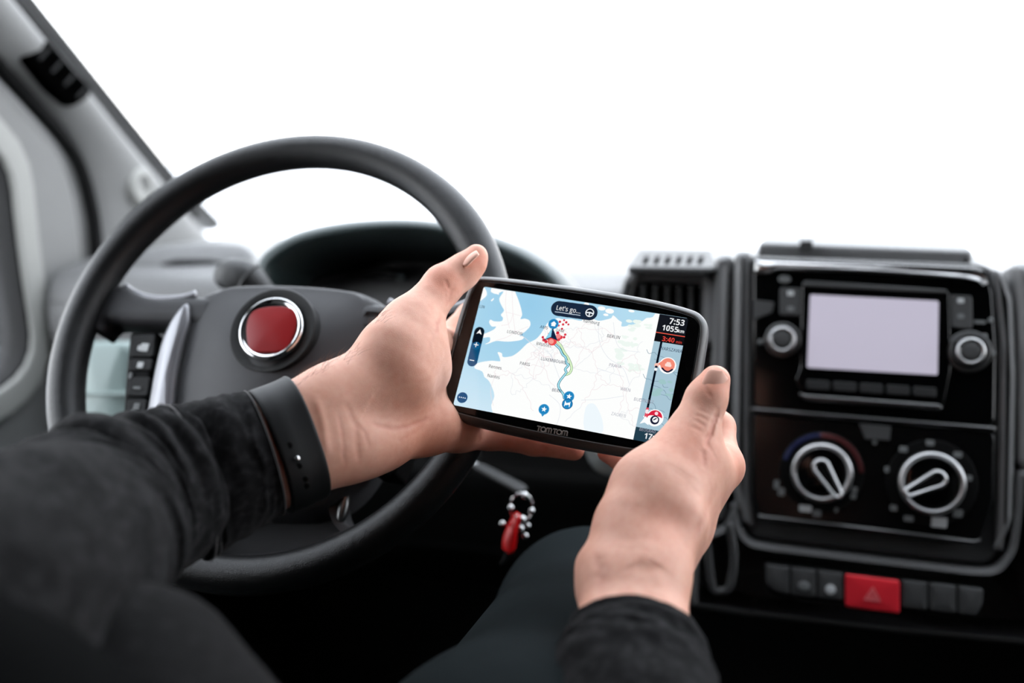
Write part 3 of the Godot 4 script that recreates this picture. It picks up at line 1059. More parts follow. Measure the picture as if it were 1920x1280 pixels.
		g.lathe([Vector2(R - 0.005, 0.002), Vector2(R - 0.006, 0.0045), Vector2(R * 0.4, 0.006), Vector2(0.0, 0.0065)], 48)
		obj("knob_face", g, M.gloss, kb)
		var a := hit(S, q[2].x, q[2].y, 0.018) - c
		var b := hit(S, q[3].x, q[3].y, 0.018) - c
		g = Geo.new()
		g.extrude(teardrop(a, b, 0.0072, 0.0036), 0.003, 0.0125, 0.002, self)
		var pt := obj("pointer", g, M.black, kb)
		g = Geo.new()
		g.ring(teardrop(a, b, 0.0088, 0.005), teardrop(a, b + (a - b).normalized() * 0.001, 0.0052, 0.002), 0.004, 0.014, 0.0016, self)
		obj("pointer_rim", g, M.satin, pt)
	# painted scale: a blue and a red arc round the left knob
	var c0 := hit(S, 1541, 886, 0.0085)
	for arc in [[95, 165, M.blue_print], [5, 95, M.red_print]]:
		var o := PackedVector2Array()
		for k in 13:
			o.append(c0 + Vector2.from_angle(deg_to_rad(lerpf(arc[0], arc[1], k / 12.0))) * 0.0385)
		for k in 13:
			o.append(c0 + Vector2.from_angle(deg_to_rad(lerpf(arc[1], arc[0], k / 12.0))) * 0.0345)
		piece("temperature_arc", o, 0.007, 0.0086, 0.0, arc[2], cl)
	for q in [[1456, 908, 5, 8], [1465, 922, 6, 7], [1602, 918, 5, 5], [1600, 930, 5, 5], [1510, 953, 11, 6], [1532, 962, 7, 6], [1568, 956, 3, 4], [1663, 880, 4, 5], [1694, 842, 7, 5], [1744, 830, 7, 5], [1796, 852, 7, 5], [1817, 896, 5, 5], [1676, 952, 6, 5], [1704, 972, 8, 5], [1761, 979, 13, 9], [1796, 962, 8, 7]]:
		var c := hit(S, q[0], q[1], 0.0086)
		piece("symbol", rounded(rect(q[2] * 0.00104, q[3] * 0.00104, 0.001, c), 0.0006), 0.006, 0.0086, 0.0, M.icon if q[2] > 10 else M.icon_dim, cl)

	# ---- row of switches
	var sw := thing("switch_panel", S, "row of dark rocker switches with a red hazard button, below the heater controls", "switch panel")
	piece("switch_base", rounded(hits(S, [1432, 1054, 1846, 1104, 1842, 1140, 1828, 1160, 1448, 1116, 1434, 1096], 0.0045), 0.006), -0.01, 0.0045, 0.001, M.black, sw)
	var xs := [1436.0, 1480, 1483.5, 1530, 1533, 1581, 1585, 1687, 1692, 1739, 1743, 1793, 1797, 1844]
	for k in 7:
		var x0: float = xs[k * 2]
		var x1: float = xs[k * 2 + 1]
		var top := func(x: float) -> float: return 1058.0 + (x - 1436.0) * 0.1135
		var t0: float = top.call(x0)
		var t1: float = top.call(x1)
		var h := 52.0
		var q := [x0, t0, x1, t1, x1, t1 + h, x0, t0 + h]
		if k == 3:
			q = [x0, 1076, x1, 1089, x1, 1150, x0, 1137]
		elif k == 0:
			q = [x0, t0, x1, t1, x1, t1 + h, 1452, t0 + h - 2, x0, t0 + 34]
		elif k == 6:
			q = [x0, t0, x1, t1, x1 - 2, t1 + 30, x1 - 14, t1 + h - 2, x0, t0 + h]
		var b := piece("hazard_button" if k == 3 else "rocker_switch", rounded(hits(S, q, 0.008), 0.0025), 0.0, 0.008 if k != 3 else 0.009, 0.0015, M.red_button if k == 3 else M.dash_low, sw, 0.0008, "red hazard button" if k == 3 else "")
		if k == 3:
			for s in [[1.0, 0.78], [0.52, 0.34]]:
				var c := hit(S, 1636, 1117, 0.01)
				var tri := PackedVector2Array()
				var tri2 := PackedVector2Array()
				for e in 3:
					tri.append(c + Vector2.from_angle(PI / 2 + TAU * e / 3) * 0.0088 * s[0])
					tri2.append(c + Vector2.from_angle(PI / 2 + TAU * e / 3) * 0.0088 * s[1])
				var g := Geo.new()
				g.ring(tri, tri2, 0.009, 0.0101)
				obj("warning_triangle", g, M.pink_print, b)
		elif k == 1:
			piece("symbol", disc(0.0058, hit(S, 1507, 1098, 0.009), 20, 0.0044), 0.007, 0.0092, 0.0, M.icon_dim, b)
		elif k == 2:
			piece("symbol", disc(0.0047, hit(S, 1557, 1105, 0.009), 20), 0.007, 0.0092, 0.0, M.icon, b)

func wheel_frame() -> Transform3D:
	# rim centre and the column's slope, fitted to the photograph
	var z := (CT.basis * Vector3(-0.188, 0.369, 0.910)).normalized()
	var x := Vector3.UP.cross(z).normalized()
	return Transform3D(Basis(x, z.cross(x), z), P(513.6, 649.5, 0.831))

func mirrored(half: PackedVector2Array) -> PackedVector2Array:
	# a half outline from the top to the bottom on the left, completed on the right
	var out := PackedVector2Array(half)
	for i in range(half.size() - 1, -1, -1):
		if absf(half[i].x) > 0.0015:
			out.append(Vector2(-half[i].x, half[i].y))
	return out

func make_wheel() -> void:
	var W := wheel_frame()
	var w := thing("steering_wheel", W, "black steering wheel with a round red badge in a chrome ring", "steering wheel")
	# rim: an oval section, a little thicker at ten to two
	var rows: Array = []
	for k in 120:
		var a := TAU * k / 120
		var grip := exp(-pow(wrapf(a - deg_to_rad(38), -PI, PI) / 0.22, 2)) + exp(-pow(wrapf(a - deg_to_rad(142), -PI, PI) / 0.22, 2))
		var row := PackedVector3Array()
		for i in 20:
			var b := TAU * i / 20
			var r := 0.1885 + cos(b) * (0.0152 + 0.0012 * grip)
			row.append(Vector3(cos(a) * r, sin(a) * r, sin(b) * (0.0165 + 0.001 * grip)))
		rows.append(row)
	var g := Geo.new()
	g.grid(rows, true, true)
	obj("rim", g, M.wheel, w)
	# side spokes
	var left := hits(W, [182, 545, 214, 530, 236, 534, 262, 549, 300, 556, 372, 552, 400, 560, 400, 610, 340, 606, 292, 604, 240, 604, 200, 602, 180, 622, 160, 600], -0.002)
	for s in 2:
		var q := PackedVector2Array()
		for p in catmull(left, 3):
			q.append(p if s == 0 else Vector2(-p.x, p.y))
		piece("spoke", q, -0.03, -0.002, 0.009, M.hub, w, 0.0)
	for s in 2:
		var lip := PackedVector3Array()
		for p in catmull(hits(W, [232, 536, 248, 547, 276, 556, 308, 559, 344, 556, 366, 549], -0.008), 4, false):
			lip.append(Vector3(p.x if s == 0 else -p.x, p.y, -0.010))
		g = Geo.new()
		g.tube(lip, 0.0034, 10, false, 1.0, Vector3(0, 0, 1))
		obj("spoke_edge", g, M.silver, w)
	# lower spoke
	piece("lower_spoke", rounded(hits(W, [300, 780, 700, 780, 668, 860, 640, 905, 632, 945, 640, 972, 676, 1000, 560, 1050, 420, 1060, 330, 1040, 300, 900], -0.02), 0.01), -0.05, -0.02, 0.008, M.hub, w)
	g = Geo.new()
	var c := hit(W, 640, 950, -0.02)
	g.sphere(Vector3(c.x, c.y, -0.024), 0.009, 10, Vector3(0.55, 1.5, 0.6))
	obj("spoke_stud", g, M.satin_dark, w)
	# hub and airbag cover
	var half := hits(W, [513, 523, 450, 524, 404, 530, 362, 548, 330, 574, 308, 610, 292, 660, 280, 720, 272, 790, 276, 850, 296, 900, 340, 936, 420, 952, 513, 956], 0.0)
	half[0].x = 0.0
	half[-1].x = 0.0
	piece("hub_shell", catmull(mirrored(half), 3), -0.06, -0.004, 0.014, M.hub, w)
	var cov := hits(W, [513, 524, 450, 525, 406, 532, 372, 556, 352, 590, 336, 640, 323, 700, 317, 760, 316, 810, 320, 850, 336, 890, 370, 922, 430, 942, 513, 946], 0.004)
	cov[0].x = 0.0
	cov[-1].x = 0.0
	piece("airbag_cover", catmull(mirrored(cov), 3), -0.02, -0.004, 0.006, M.hub, w, 0.026)
	var strip := hits(W, [348, 566, 324, 590, 303, 632, 290, 680, 279, 740, 272, 790, 276, 850, 318, 852, 320, 800, 322, 752, 328, 698, 339, 642, 352, 596], 0.002)
	for s in 2:
		var q := PackedVector2Array()
		for p in catmull(strip, 3):
			q.append(p if s == 0 else Vector2(-p.x, p.y))
		piece("side_trim", q, -0.03, 0.002, 0.004, M.silver, w, 0.003, "silver side trim of the hub")
	# badge
	c = hit(W, 510, 618, 0.022)
	var bd := Node3D.new()
	bd.name = "badge"
	w.add_child(bd)
	bd.transform = Transform3D(Basis(), Vector3(c.x, c.y, 0.019))
	g = Geo.new()
	g.lathe([Vector2(0.0375, -0.012), Vector2(0.0372, 0.002), Vector2(0.036, 0.0035), Vector2(0.029, 0.0015), Vector2(0.028, -0.002)], 56)
	obj("recess", g, M.dark, bd)
	g = Geo.new()
	g.lathe([Vector2(0.0283, -0.002), Vector2(0.0283, 0.004), Vector2(0.0275, 0.0062), Vector2(0.0258, 0.0074), Vector2(0.0240, 0.0066), Vector2(0.0222, 0.0046), Vector2(0.0, 0.0040)], 56)
	obj("chrome_ring", g, M.chrome, bd)
	var B := W * bd.transform
	var sh := hits(B, [462, 628, 464, 600, 478, 581, 512, 574, 545, 577, 557, 590, 555, 612, 545, 640, 532, 656, 500, 660, 470, 656], 0.006)
	piece("red_field", catmull(sh, 4), 0.003, 0.0064, 0.001, M.red_badge, bd, 0.0015)
	# control pad on the left spoke, its twin on the right
	for s in 2:
		var pad := Node3D.new()
		pad.name = "control_pad" if s == 0 else "control_pad_001"
		w.add_child(pad)
		var f := func(v: PackedVector2Array) -> PackedVector2Array:
			var o := PackedVector2Array()
			for p in v:
				o.append(p if s == 0 else Vector2(-p.x, p.y))
			return o
		piece("pad_base", f.call(rounded(hits(W, [243, 622, 294, 620, 286, 680, 276, 740, 268, 800, 268, 850, 226, 850, 230, 780, 235, 700], -0.008), 0.004)), -0.04, -0.008, 0.003, M.black, pad)
		for q in [[246, 628, 290, 626, 287, 668, 243, 668], [242, 672, 286, 672, 283, 694, 240, 694], [240, 706, 281, 706, 276, 742, 238, 742], [238, 748, 275, 748, 270, 792, 235, 792]]:
			piece("pad_button", f.call(rounded(hits(W, q, -0.006), 0.003)), -0.01, -0.006, 0.0012, M.dark, pad)
		for q in [[271, 651, 8, 8], [262, 652, 4, 5], [263, 684, 6, 6], [244, 704, 3, 6], [257, 727, 8, 2.5], [256, 762, 6, 7], [250, 772, 5, 4]]:
			var e := hit(W, q[0], q[1], -0.0055)
			piece("symbol", f.call(rounded(rect(q[2] * 0.0009, q[3] * 0.0009, 0.001, e), 0.001)), -0.008, -0.0052, 0.0, M.icon if q[1] < 700 else M.icon_dim, pad)

func make_keys() -> void:
	# key in the lock on the right of the column, a ball chain and a red tag hanging from it
	var k := thing("ignition_key", Transform3D(), "dark ignition key in its lock right of the steering column", "key")
	var g := Geo.new()
	g.tube(PackedVector3Array([P(893, 872, 0.965), P(900, 876, 0.96), P(975, 915, 0.935), P(984, 920, 0.932)]), PackedFloat32Array([0.005, 0.0075, 0.0085, 0.006]), 14, false, 0.5)
	obj("key_head", g, M.dash_low, k)
	g = Geo.new()
	g.tube(PackedVector3Array([P(870, 858, 0.985), P(896, 874, 0.963)]), 0.0035, 10)
	obj("key_blade", g, M.satin, k)
	g = Geo.new()
	g.lathe([Vector2(0.0, 0.012), Vector2(0.012, 0.012), Vector2(0.016, 0.009), Vector2(0.018, 0.0), Vector2(0.018, -0.02)], 28, Transform3D(Basis.looking_at(-(P(940, 897, 0.945) - P(870, 858, 0.99))), P(868, 857, 0.99)))
	obj("lock_barrel", g, M.dark, k)
	var ring := thing("key_ring", Transform3D(), "chrome split ring and ball chain hanging from the ignition key", "key ring")
	var path := PackedVector3Array()
	for i in 28:
		var a := TAU * i / 28
		path.append(P(978 + cos(a) * 22, 950 + sin(a) * 26, 0.925 + 0.006 * sin(a)))
	g = Geo.new()
	g.tube(path, 0.0011, 8, true)
	obj("split_ring", g, M.chrome, ring)
	for q in [[984, 928, 3.4], [958, 951, 3.0], [997, 957, 3.0], [980, 973, 3.8], [942, 981, 2.9], [976, 990, 3.8], [985, 1004, 3.2], [990, 985, 2.6], [970, 968, 2.2]]:
		g = Geo.new()
		g.sphere(P(q[0], q[1], 0.918), q[2] * 0.001, 10)
		obj("chain_ball", g, M.chrome, ring)
	var tagf := thing("key_tag", Transform3D(), "red key tag hanging below the chrome key ring", "key tag")
	g = Geo.new()
	g.tube(catmull3([P(972, 962, 0.92), P(966, 975, 0.92), P(958, 1000, 0.92), P(953, 1028, 0.92), P(951, 1036, 0.92)], 4), PackedFloat32Array([0.003, 0.0045, 0.0055, 0.006, 0.0062, 0.0066, 0.007, 0.0072, 0.0074, 0.0076, 0.0076, 0.0074, 0.007, 0.0062, 0.005, 0.004, 0.002]), 14, false, 0.45)
	obj("tag_body", g, M.red_tag, tagf)
	g = Geo.new()
	g.tube(PackedVector3Array([P(952, 1032, 0.92), P(946, 1050, 0.92), P(940, 1058, 0.92)]), 0.0022, 8)
	obj("tag_cord", g, M.rubber, tagf)

func nav_frame() -> Transform3D:
	var x := Vector3(0.94489671, -0.16067987, 0.28522304)
	var y := Vector3(0.23318196, -0.94186696, 0.24189422) * -1.0
	y = Vector3(0.23318196, 0.94186696, -0.24189422)
	var z := x.cross(y)
	return Transform3D(CT.basis * Basis(x, y, z).orthonormalized(), CT * Vector3(0.0408926, -0.01486743, -0.71250283))

const SW := 0.1541
const SH := 0.0925
const TW := 1232
const TH := 740

func spot(N: Transform3D, px: float, py: float) -> Vector2:
	# from the photograph to a pixel of the screen's picture
	var q := hit(N, px, py)
	return Vector2((q.x / SW + 0.5) * TW, (0.5 - q.y / SH) * TH)

func spots(N: Transform3D, pts: Array) -> PackedVector2Array:
	var o := PackedVector2Array()
	for i in range(0, pts.size(), 2):
		o.append(spot(N, pts[i], pts[i + 1]))
	return o

func fill(im: Image, p: PackedVector2Array, c: Color) -> void:
	var lo := 1e9
	var hi := -1e9
	for q in p:
		lo = minf(lo, q.y)
		hi = maxf(hi, q.y)
	var n := p.size()
	for y in range(maxi(0, int(lo)), mini(TH - 1, int(hi) + 1) + 1):
		var xs := []
		var yy := y + 0.5
		for i in n:
			var a := p[i]
			var b := p[(i + 1) % n]
			if (a.y <= yy) != (b.y <= yy):
				xs.append(a.x + (yy - a.y) / (b.y - a.y) * (b.x - a.x))
		xs.sort()
		for k in range(0, xs.size() - 1, 2):
			var x0 := int(round(xs[k]))
			var x1 := int(round(xs[k + 1]))
			if x1 > x0:
				im.fill_rect(Rect2i(x0, y, x1 - x0, 1), c)

func stroke(im: Image, p: PackedVector2Array, w: float, c: Color) -> void:
	for i in p.size() - 1:
		var a := p[i]
		var b := p[i + 1]
		var steps := maxi(1, int(a.distance_to(b) / maxf(0.7, w * 0.05)))
		for k in steps + 1:
			var q := a.lerp(b, float(k) / steps)
			var r := w / 2
			if w <= 2.6:
				im.fill_rect(Rect2i(int(q.x - r + 0.5), int(q.y - r + 0.5), maxi(1, int(round(w))), maxi(1, int(round(w)))), c)
			else:
				for y in range(int(q.y - r), int(q.y + r) + 1):
					var s := r * r - (y - q.y) * (y - q.y)
					if s > 0:
						im.fill_rect(Rect2i(int(q.x - sqrt(s)), y, maxi(1, int(2 * sqrt(s))), 1), c)

func blot(im: Image, c: Vector2, r: float, col: Color) -> void:
	stroke(im, PackedVector2Array([c, c + Vector2(0.1, 0)]), r * 2, col)

func wiggly(a: Vector2, b: Vector2, rng: RandomNumberGenerator, amount: float, parts := 7) -> PackedVector2Array:
	var o := PackedVector2Array()
	var n := (b - a).orthogonal().normalized()
	for k in parts + 1:
		var t := float(k) / parts
		o.append(a.lerp(b, t) + n * rng.randf_range(-amount, amount) * (0.0 if k == 0 or k == parts else 1.0))
	return catmull(o, 4, false)

func map_picture(N: Transform3D) -> Image:
	var im := Image.create(TW, TH, false, Image.FORMAT_RGB8)
	var sea := Color(0.70, 0.855, 0.935)
	im.fill(sea)
	# deeper blue in the north
	for y in TH:
		for x in range(0, TW, 8):
			var t := clampf(0.9 - Vector2(x, y).distance_to(Vector2(300, 60)) / 620.0, 0.0, 1.0)
			var u := clampf((y - 430.0) / 300.0, 0.0, 1.0)
			im.fill_rect(Rect2i(x, y, 8, 1), sea.lerp(Color(0.58, 0.79, 0.91), t).lerp(Color(0.80, 0.90, 0.955), u))
	var land := Color(0.985, 0.99, 0.985)
	# continent
	var cont := spots(N, [884, 890, 920, 800, 925, 780, 921, 760, 927, 742, 921, 722, 915, 712, 908, 706, 904, 696, 890, 690, 893, 682, 905, 678, 922, 676, 934, 677, 938, 676, 936, 668, 933, 660, 941, 662, 943, 669, 957, 668, 966, 664, 976, 656, 984, 648, 990, 643, 1004, 636, 1012, 628, 1020, 616, 1026, 606, 1034, 601, 1046, 596, 1054, 598, 1072, 598, 1090, 601, 1094, 592, 1091, 578, 1096, 568, 1104, 566, 1104, 580, 1108, 594, 1122, 601, 1136, 599, 1146, 596, 1150, 591, 1160, 600, 1166, 604, 1166, 612, 1188, 608, 1204, 602, 1212, 596, 1224, 594, 1240, 580, 1320, 560, 1340, 900])
	fill(im, catmull(cont, 3), land)
	# Britain, Ireland and small islands
	fill(im, catmull(spots(N, [930, 528, 921, 545, 930, 551, 944, 546, 936, 560, 941, 574, 945, 582, 939, 590, 943, 596, 940, 602, 926, 602, 920, 599, 917, 604, 922, 612, 930, 612, 925, 618, 912, 624, 902, 628, 906, 633, 918, 632, 918, 640, 909, 645, 916, 644, 930, 639, 944, 640, 958, 640, 978, 637, 982, 631, 974, 629, 984, 622, 994, 611, 993, 601, 984, 597, 976, 598, 979, 590, 977, 578, 972, 562, 968, 552, 964, 540, 960, 528]), 3), land)
	fill(im, catmull(spots(N, [895, 530, 909, 540, 913, 552, 906, 560, 896, 566, 880, 566]), 3), land)
	fill(im, spots(N, [920, 563, 926, 558, 926, 561, 922, 565]), land)
	fill(im, catmull(spots(N, [924, 536, 930, 540, 936, 552, 926, 549, 920, 546]), 3), land)
	for q in [[1128, 578, 9, 5], [1143, 583, 10, 6], [1136, 590, 6, 3], [1108, 560, 9, 4], [1184, 583, 7, 3], [1120, 556, 5, 2]]:
		var c := spot(N, q[0], q[1])
		fill(im, disc(q[2] * 2.6, c, 12, q[3] * 2.6), land)
	# pale green hills
	var rng := RandomNumberGenerator.new()
	rng.seed = 41
	for q in [[1200, 612, 34, 18], [1180, 640, 26, 14], [1160, 668, 20, 24], [1190, 690, 22, 9]]:
		for k in 12:
			var c := spot(N, q[0] + rng.randf_range(-q[2], q[2]) * 0.6, q[1] + rng.randf_range(-q[3], q[3]) * 0.7)
			fill(im, disc(rng.randf_range(8, 26), c, 9, rng.randf_range(5, 14)), land.lerp(Color(0.82, 0.92, 0.87), 0.35))
	fill(im, catmull(spots(N, [1098, 764, 1112, 756, 1122, 768, 1130, 790, 1128, 812, 1096, 806]), 3), Color(0.93, 0.965, 0.985))
	# roads and borders, faint
	var pink := Color(0.93, 0.875, 0.89)
	var grey := Color(0.89, 0.9, 0.92)
	var nodes := PackedVector2Array()
	for q in [[966, 622], [984, 682], [1018, 645], [1022, 612], [1036, 672], [1040, 730], [1110, 603], [1150, 631], [1154, 685], [1172, 729], [1070, 640], [1076, 690], [1095, 650], [1110, 660], [930, 688], [926, 705], [960, 740], [950, 790], [1000, 770], [1000, 710], [1060, 790], [1110, 730], [1120, 700], [1190, 665], [1200, 700], [1160, 776], [1190, 800], [1130, 640], [1085, 615], [960, 700], [1020, 690], [1205, 640], [980, 730], [1050, 650], [1140, 720], [1060, 618], [1010, 664], [1090, 760], [1180, 770], [1215, 760], [1000, 660], [1036, 640], [1130, 615]]:
		nodes.append(spot(N, q[0], q[1]))
	for i in nodes.size():
		for j in range(i + 1, nodes.size()):
			if nodes[i].distance_to(nodes[j]) < 152.0:
				stroke(im, wiggly(nodes[i], nodes[j], rng, 9.0), 2.0, pink if (i + j) % 3 else grey)
	for e in [[950, 540, 948, 575, 955, 615], [960, 545, 962, 590, 966, 622], [948, 585, 962, 588, 976, 592], [940, 610, 955, 606, 962, 588], [966, 622, 950, 632, 930, 638], [966, 622, 985, 634, 1004, 652, 1020, 668], [930, 700, 920, 730, 925, 760], [966, 622, 990, 612]]:
		stroke(im, catmull(spots(N, e), 6, false), 2.0, pink)
	for e in [[1000, 645, 1012, 652, 1030, 662, 1042, 690, 1050, 712], [1122, 604, 1124, 640, 1140, 670, 1168, 690, 1180, 720], [1120, 690, 1150, 700, 1170, 706], [1030, 740, 1050, 760, 1046, 790, 1036, 806], [925, 790, 960, 800, 990, 806], [1090, 750, 1130, 748, 1170, 742], [1150, 604, 1160, 650, 1200, 660]]:
		stroke(im, catmull(spots(N, e), 6, false), 2.0, Color(0.86, 0.88, 0.91))
	# congestion round the start: red blots
	var red := Color(0.82, 0.1, 0.2)
	for q in [[1050, 603, 3], [1056, 608, 3], [1062, 604, 3], [1058, 600, 2.4], [1066, 608, 2.4], [1048, 610, 2.4], [1054, 616, 2.6], [1020, 637, 4], [1028, 634, 4], [1024, 640, 4], [1034, 640, 4.5], [1044, 640, 4], [1052, 632, 4.5], [1060, 627, 3], [1058, 632, 3], [1048, 636, 4], [1018, 632, 3], [1030, 626, 3], [1046, 624, 4], [1040, 644, 4]]:
		blot(im, spot(N, q[0], q[1]), q[2] * 3.1 * 0.8, red if fmod(q[0], 4.0) > 0.5 else Color(0.87, 0.22, 0.28))
	# the route: a pale ribbon with dark edges, and its twin
	var r1 := catmull(spots(N, [1044, 640, 1052, 648, 1058, 660, 1066, 672, 1072, 688, 1069, 698, 1062, 702]), 6, false)
	stroke(im, r1, 15.0, Color(0.4, 0.55, 0.4))
	stroke(im, r1, 10.5, Color(0.85, 0.95, 0.78))
	var r2 := catmull(spots(N, [1042, 646, 1050, 654, 1055, 664, 1061, 670, 1062, 680, 1066, 684, 1060, 692, 1062, 698, 1056, 706, 1050, 714, 1047, 722, 1050, 730, 1056, 738, 1058, 746]), 5, false)
	stroke(im, r2, 14.0, Color(0.02, 0.34, 0.42))
	stroke(im, r2, 8.5, Color(0.66, 0.9, 0.96))
	blot(im, spot(N, 1036, 639), 27, Color(0.92, 0.3, 0.3))
	blot(im, spot(N, 1034, 640), 15, Color(0.97, 0.62, 0.58))
	blot(im, spot(N, 1047, 630), 15, Color(0.95, 0.55, 0.55))
	# pins
	for q in [[1038, 607, 1], [1020, 767, 2], [1067, 743, 2], [1064, 757, 3]]:
		var c := spot(N, q[0], q[1])
		if q[2] < 3 and q[1] != 743:
			fill(im, PackedVector2Array([c + Vector2(-22, 12), c + Vector2(22, 12), c + Vector2(0, 44)]), Color(0.15, 0.53, 0.75))
		blot(im, c, 31, Color(0.05, 0.3, 0.5) if q[2] == 3 else Color(0.3, 0.63, 0.82))
		blot(im, c, 28, Color(0.13, 0.52, 0.75))
		if q[2] == 2:
			var star := PackedVector2Array()
			for k in 10:
				star.append(c + Vector2.from_angle(-PI / 2 + TAU * k / 10) * (17.0 if k % 2 == 0 else 7.5))
			fill(im, star, Color.WHITE)
		elif q[2] == 1:
			fill(im, PackedVector2Array([c + Vector2(0, -17), c + Vector2(18, 0), c + Vector2(12, 0), c + Vector2(12, 14), c + Vector2(-12, 14), c + Vector2(-12, 0), c + Vector2(-18, 0)]), Color.WHITE)
		else:
			for e in [[-14, 14], [14, 14]]:
				stroke(im, PackedVector2Array([c + Vector2(e[0], -13), c + Vector2(e[0], e[1])]), 5, Color.WHITE)
			fill(im, PackedVector2Array([c + Vector2(-14, -9), c + Vector2(-4, -4), c + Vector2(4, -9), c + Vector2(14, -9), c + Vector2(14, 8), c + Vector2(4, 4), c + Vector2(-4, 8), c + Vector2(-14, 8)]), Color.WHITE)
	# position arrow
	var tip := spot(N, 1036, 613)
	fill(im, PackedVector2Array([tip, spot(N, 1021, 637), spot(N, 1033, 632)]), Color(0.55, 0.83, 0.93))
	fill(im, PackedVector2Array([tip, spot(N, 1033, 632), spot(N, 1045, 637)]), Color(0.05, 0.14, 0.26))
	stroke(im, PackedVector2Array([spot(N, 1021, 637), spot(N, 1033, 632), spot(N, 1045, 637)]), 5, Color(0.05, 0.14, 0.26))
	# buttons on the left
	var a := spot(N, 899, 622)
	var b := spot(N, 886, 677)
	stroke(im, PackedVector2Array([a, b]), 62, Color(0.02, 0.3, 0.47))
	stroke(im, PackedVector2Array([a, a.lerp(b, 0.28)]), 62, Color(0.01, 0.06, 0.12))
	fill(im, disc(25, spot(N, 893, 648), 20), Color(0.05, 0.35, 0.53))
	fill(im, PackedVector2Array([a + Vector2(0, -17), a + Vector2(17, 15), a + Vector2(0, 7), a + Vector2(-17, 15)]), Color.WHITE)
	var plus := spot(N, 893, 646)
	stroke(im, PackedVector2Array([plus + Vector2(-13, 0), plus + Vector2(13, 0)]), 4.5, Color.WHITE)
	stroke(im, PackedVector2Array([plus + Vector2(0, -13), plus + Vector2(0, 13)]), 4.5, Color.WHITE)
	var minus := spot(N, 885, 675)
	stroke(im, PackedVector2Array([minus + Vector2(-13, 0), minus + Vector2(13, 0)]), 4.5, Color.WHITE)
	var menu := spot(N, 867, 745)
	blot(im, menu, 32, Color(0.02, 0.3, 0.49))
	for k in 4:
		blot(im, menu + Vector2(-18 + 12 * k, 0), 3.6, Color.WHITE)
	# banner at the top
	a = spot(N, 1048, 578)
	b = spot(N, 1106, 586)
	stroke(im, PackedVector2Array([a, b]), 92, Color(0.07, 0.12, 0.2))
	stroke(im, PackedVector2Array([a, b]), 84, Color(0.09, 0.15, 0.24))
	stroke(im, PackedVector2Array([spot(N, 1041, 584), spot(N, 1088, 591)]), 4, Color(0.8, 0.86, 0.92))
	var whl := spot(N, 1106, 586)
	blot(im, whl, 29, Color(0.02, 0.05, 0.1))
	blot(im, whl, 26, Color(0.93, 0.95, 0.97))
	blot(im, whl, 20, Color(0.05, 0.09, 0.15))
	stroke(im, PackedVector2Array([whl + Vector2(-22, 3), whl + Vector2(0, -2), whl + Vector2(22, 3)]), 8, Color(0.93, 0.95, 0.97))
	stroke(im, PackedVector2Array([whl, whl + Vector2(0, 21)]), 8, Color(0.93, 0.95, 0.97))
	# route bar on the right
	var x0 := spot(N, 1237, 588).x
	fill(im, PackedVector2Array([Vector2(x0, 0), Vector2(TW, 0), Vector2(TW, TH), Vector2(x0, TH)]), Color(0.655, 0.77, 0.83))
	for k in 9:
		var c := Vector2(x0 + 30 + (k * 53) % 150, 240 + k * 48)
		stroke(im, wiggly(c + Vector2(-60, -20), c + Vector2(90, 30), rng, 16.0), 2.0, Color(0.45, 0.56, 0.63))
	for k in 14:
		fill(im, disc(rng.randf_range(12, 30), Vector2(x0 + rng.randf_range(20, 180), rng.randf_range(380, 470)), 9, rng.randf_range(6, 14)), Color(0.62, 0.77, 0.78))
	var y1 := int(spot(N, 1254, 643.5).y)
	var y2 := int(spot(N, 1256, 627).y)
	im.fill_rect(Rect2i(int(x0), 0, TW - int(x0), y1), Color(0.07, 0.08, 0.11))
	im.fill_rect(Rect2i(int(x0), y2, TW - int(x0), y1 - y2), Color(0.05, 0.045, 0.06))
	im.fill_rect(Rect2i(int(x0), y2 - 3, TW - int(x0), 5), Color(0.94, 0.36, 0.28))
	im.fill_rect(Rect2i(int(x0), TH - 74, TW - int(x0), 74), Color(0.13, 0.24, 0.3))
	im.fill_rect(Rect2i(0, 0, TW, 1), sea)
	stroke(im, PackedVector2Array([Vector2(x0 + 43, y1), Vector2(x0 + 43, 560)]), 13, Color(0.01, 0.04, 0.1))
	for q in [[1252, 685, 1228, 685, Color(0.95, 0.55, 0.47)], [1228, 783, 1214, 783, Color(0.85, 0.13, 0.25)]]:
		var c := spot(N, q[0], q[1])
		fill(im, PackedVector2Array([c + Vector2(-66, 4), c + Vector2(-20, -42), c + Vector2(-16, 44)]), Color.WHITE)
		blot(im, c, 48, Color.WHITE)
		fill(im, PackedVector2Array([c + Vector2(-60, 2), c + Vector2(-18, -36), c + Vector2(-18, 12)]), q[4])
		blot(im, c + Vector2(0, -3), 40, q[4])
		if q[1] > 700:
			fill(im, catmull(PackedVector2Array([c + Vector2(-38, -4), c + Vector2(0, -12), c + Vector2(40, -2), c + Vector2(36, 28), c + Vector2(0, 44), c + Vector2(-34, 26)]), 4), Color.WHITE)
			blot(im, c + Vector2(4, -26), 10, Color(0.98, 0.85, 0.88))
			blot(im, c + Vector2(2, 12), 25, Color(0.07, 0.09, 0.2))
			blot(im, c + Vector2(4, 10), 16, Color.WHITE)
			stroke(im, PackedVector2Array([c + Vector2(-4, 12), c + Vector2(8, 2)]), 6, Color(0.07, 0.09, 0.2))
		else:
			fill(im, rect(36, 18, 7, c + Vector2(2, -2)), Color(0.99, 0.86, 0.82))
			fill(im, rect(24, 12, 5, c + Vector2(2, -14)), Color(0.99, 0.86, 0.82))
			stroke(im, catmull(PackedVector2Array([c + Vector2(-26, 20), c + Vector2(-8, 33), c + Vector2(12, 34), c + Vector2(30, 18)]), 5, false), 9, Color(0.07, 0.09, 0.2))
	var e2 := Vector2(x0 + 43, 300)
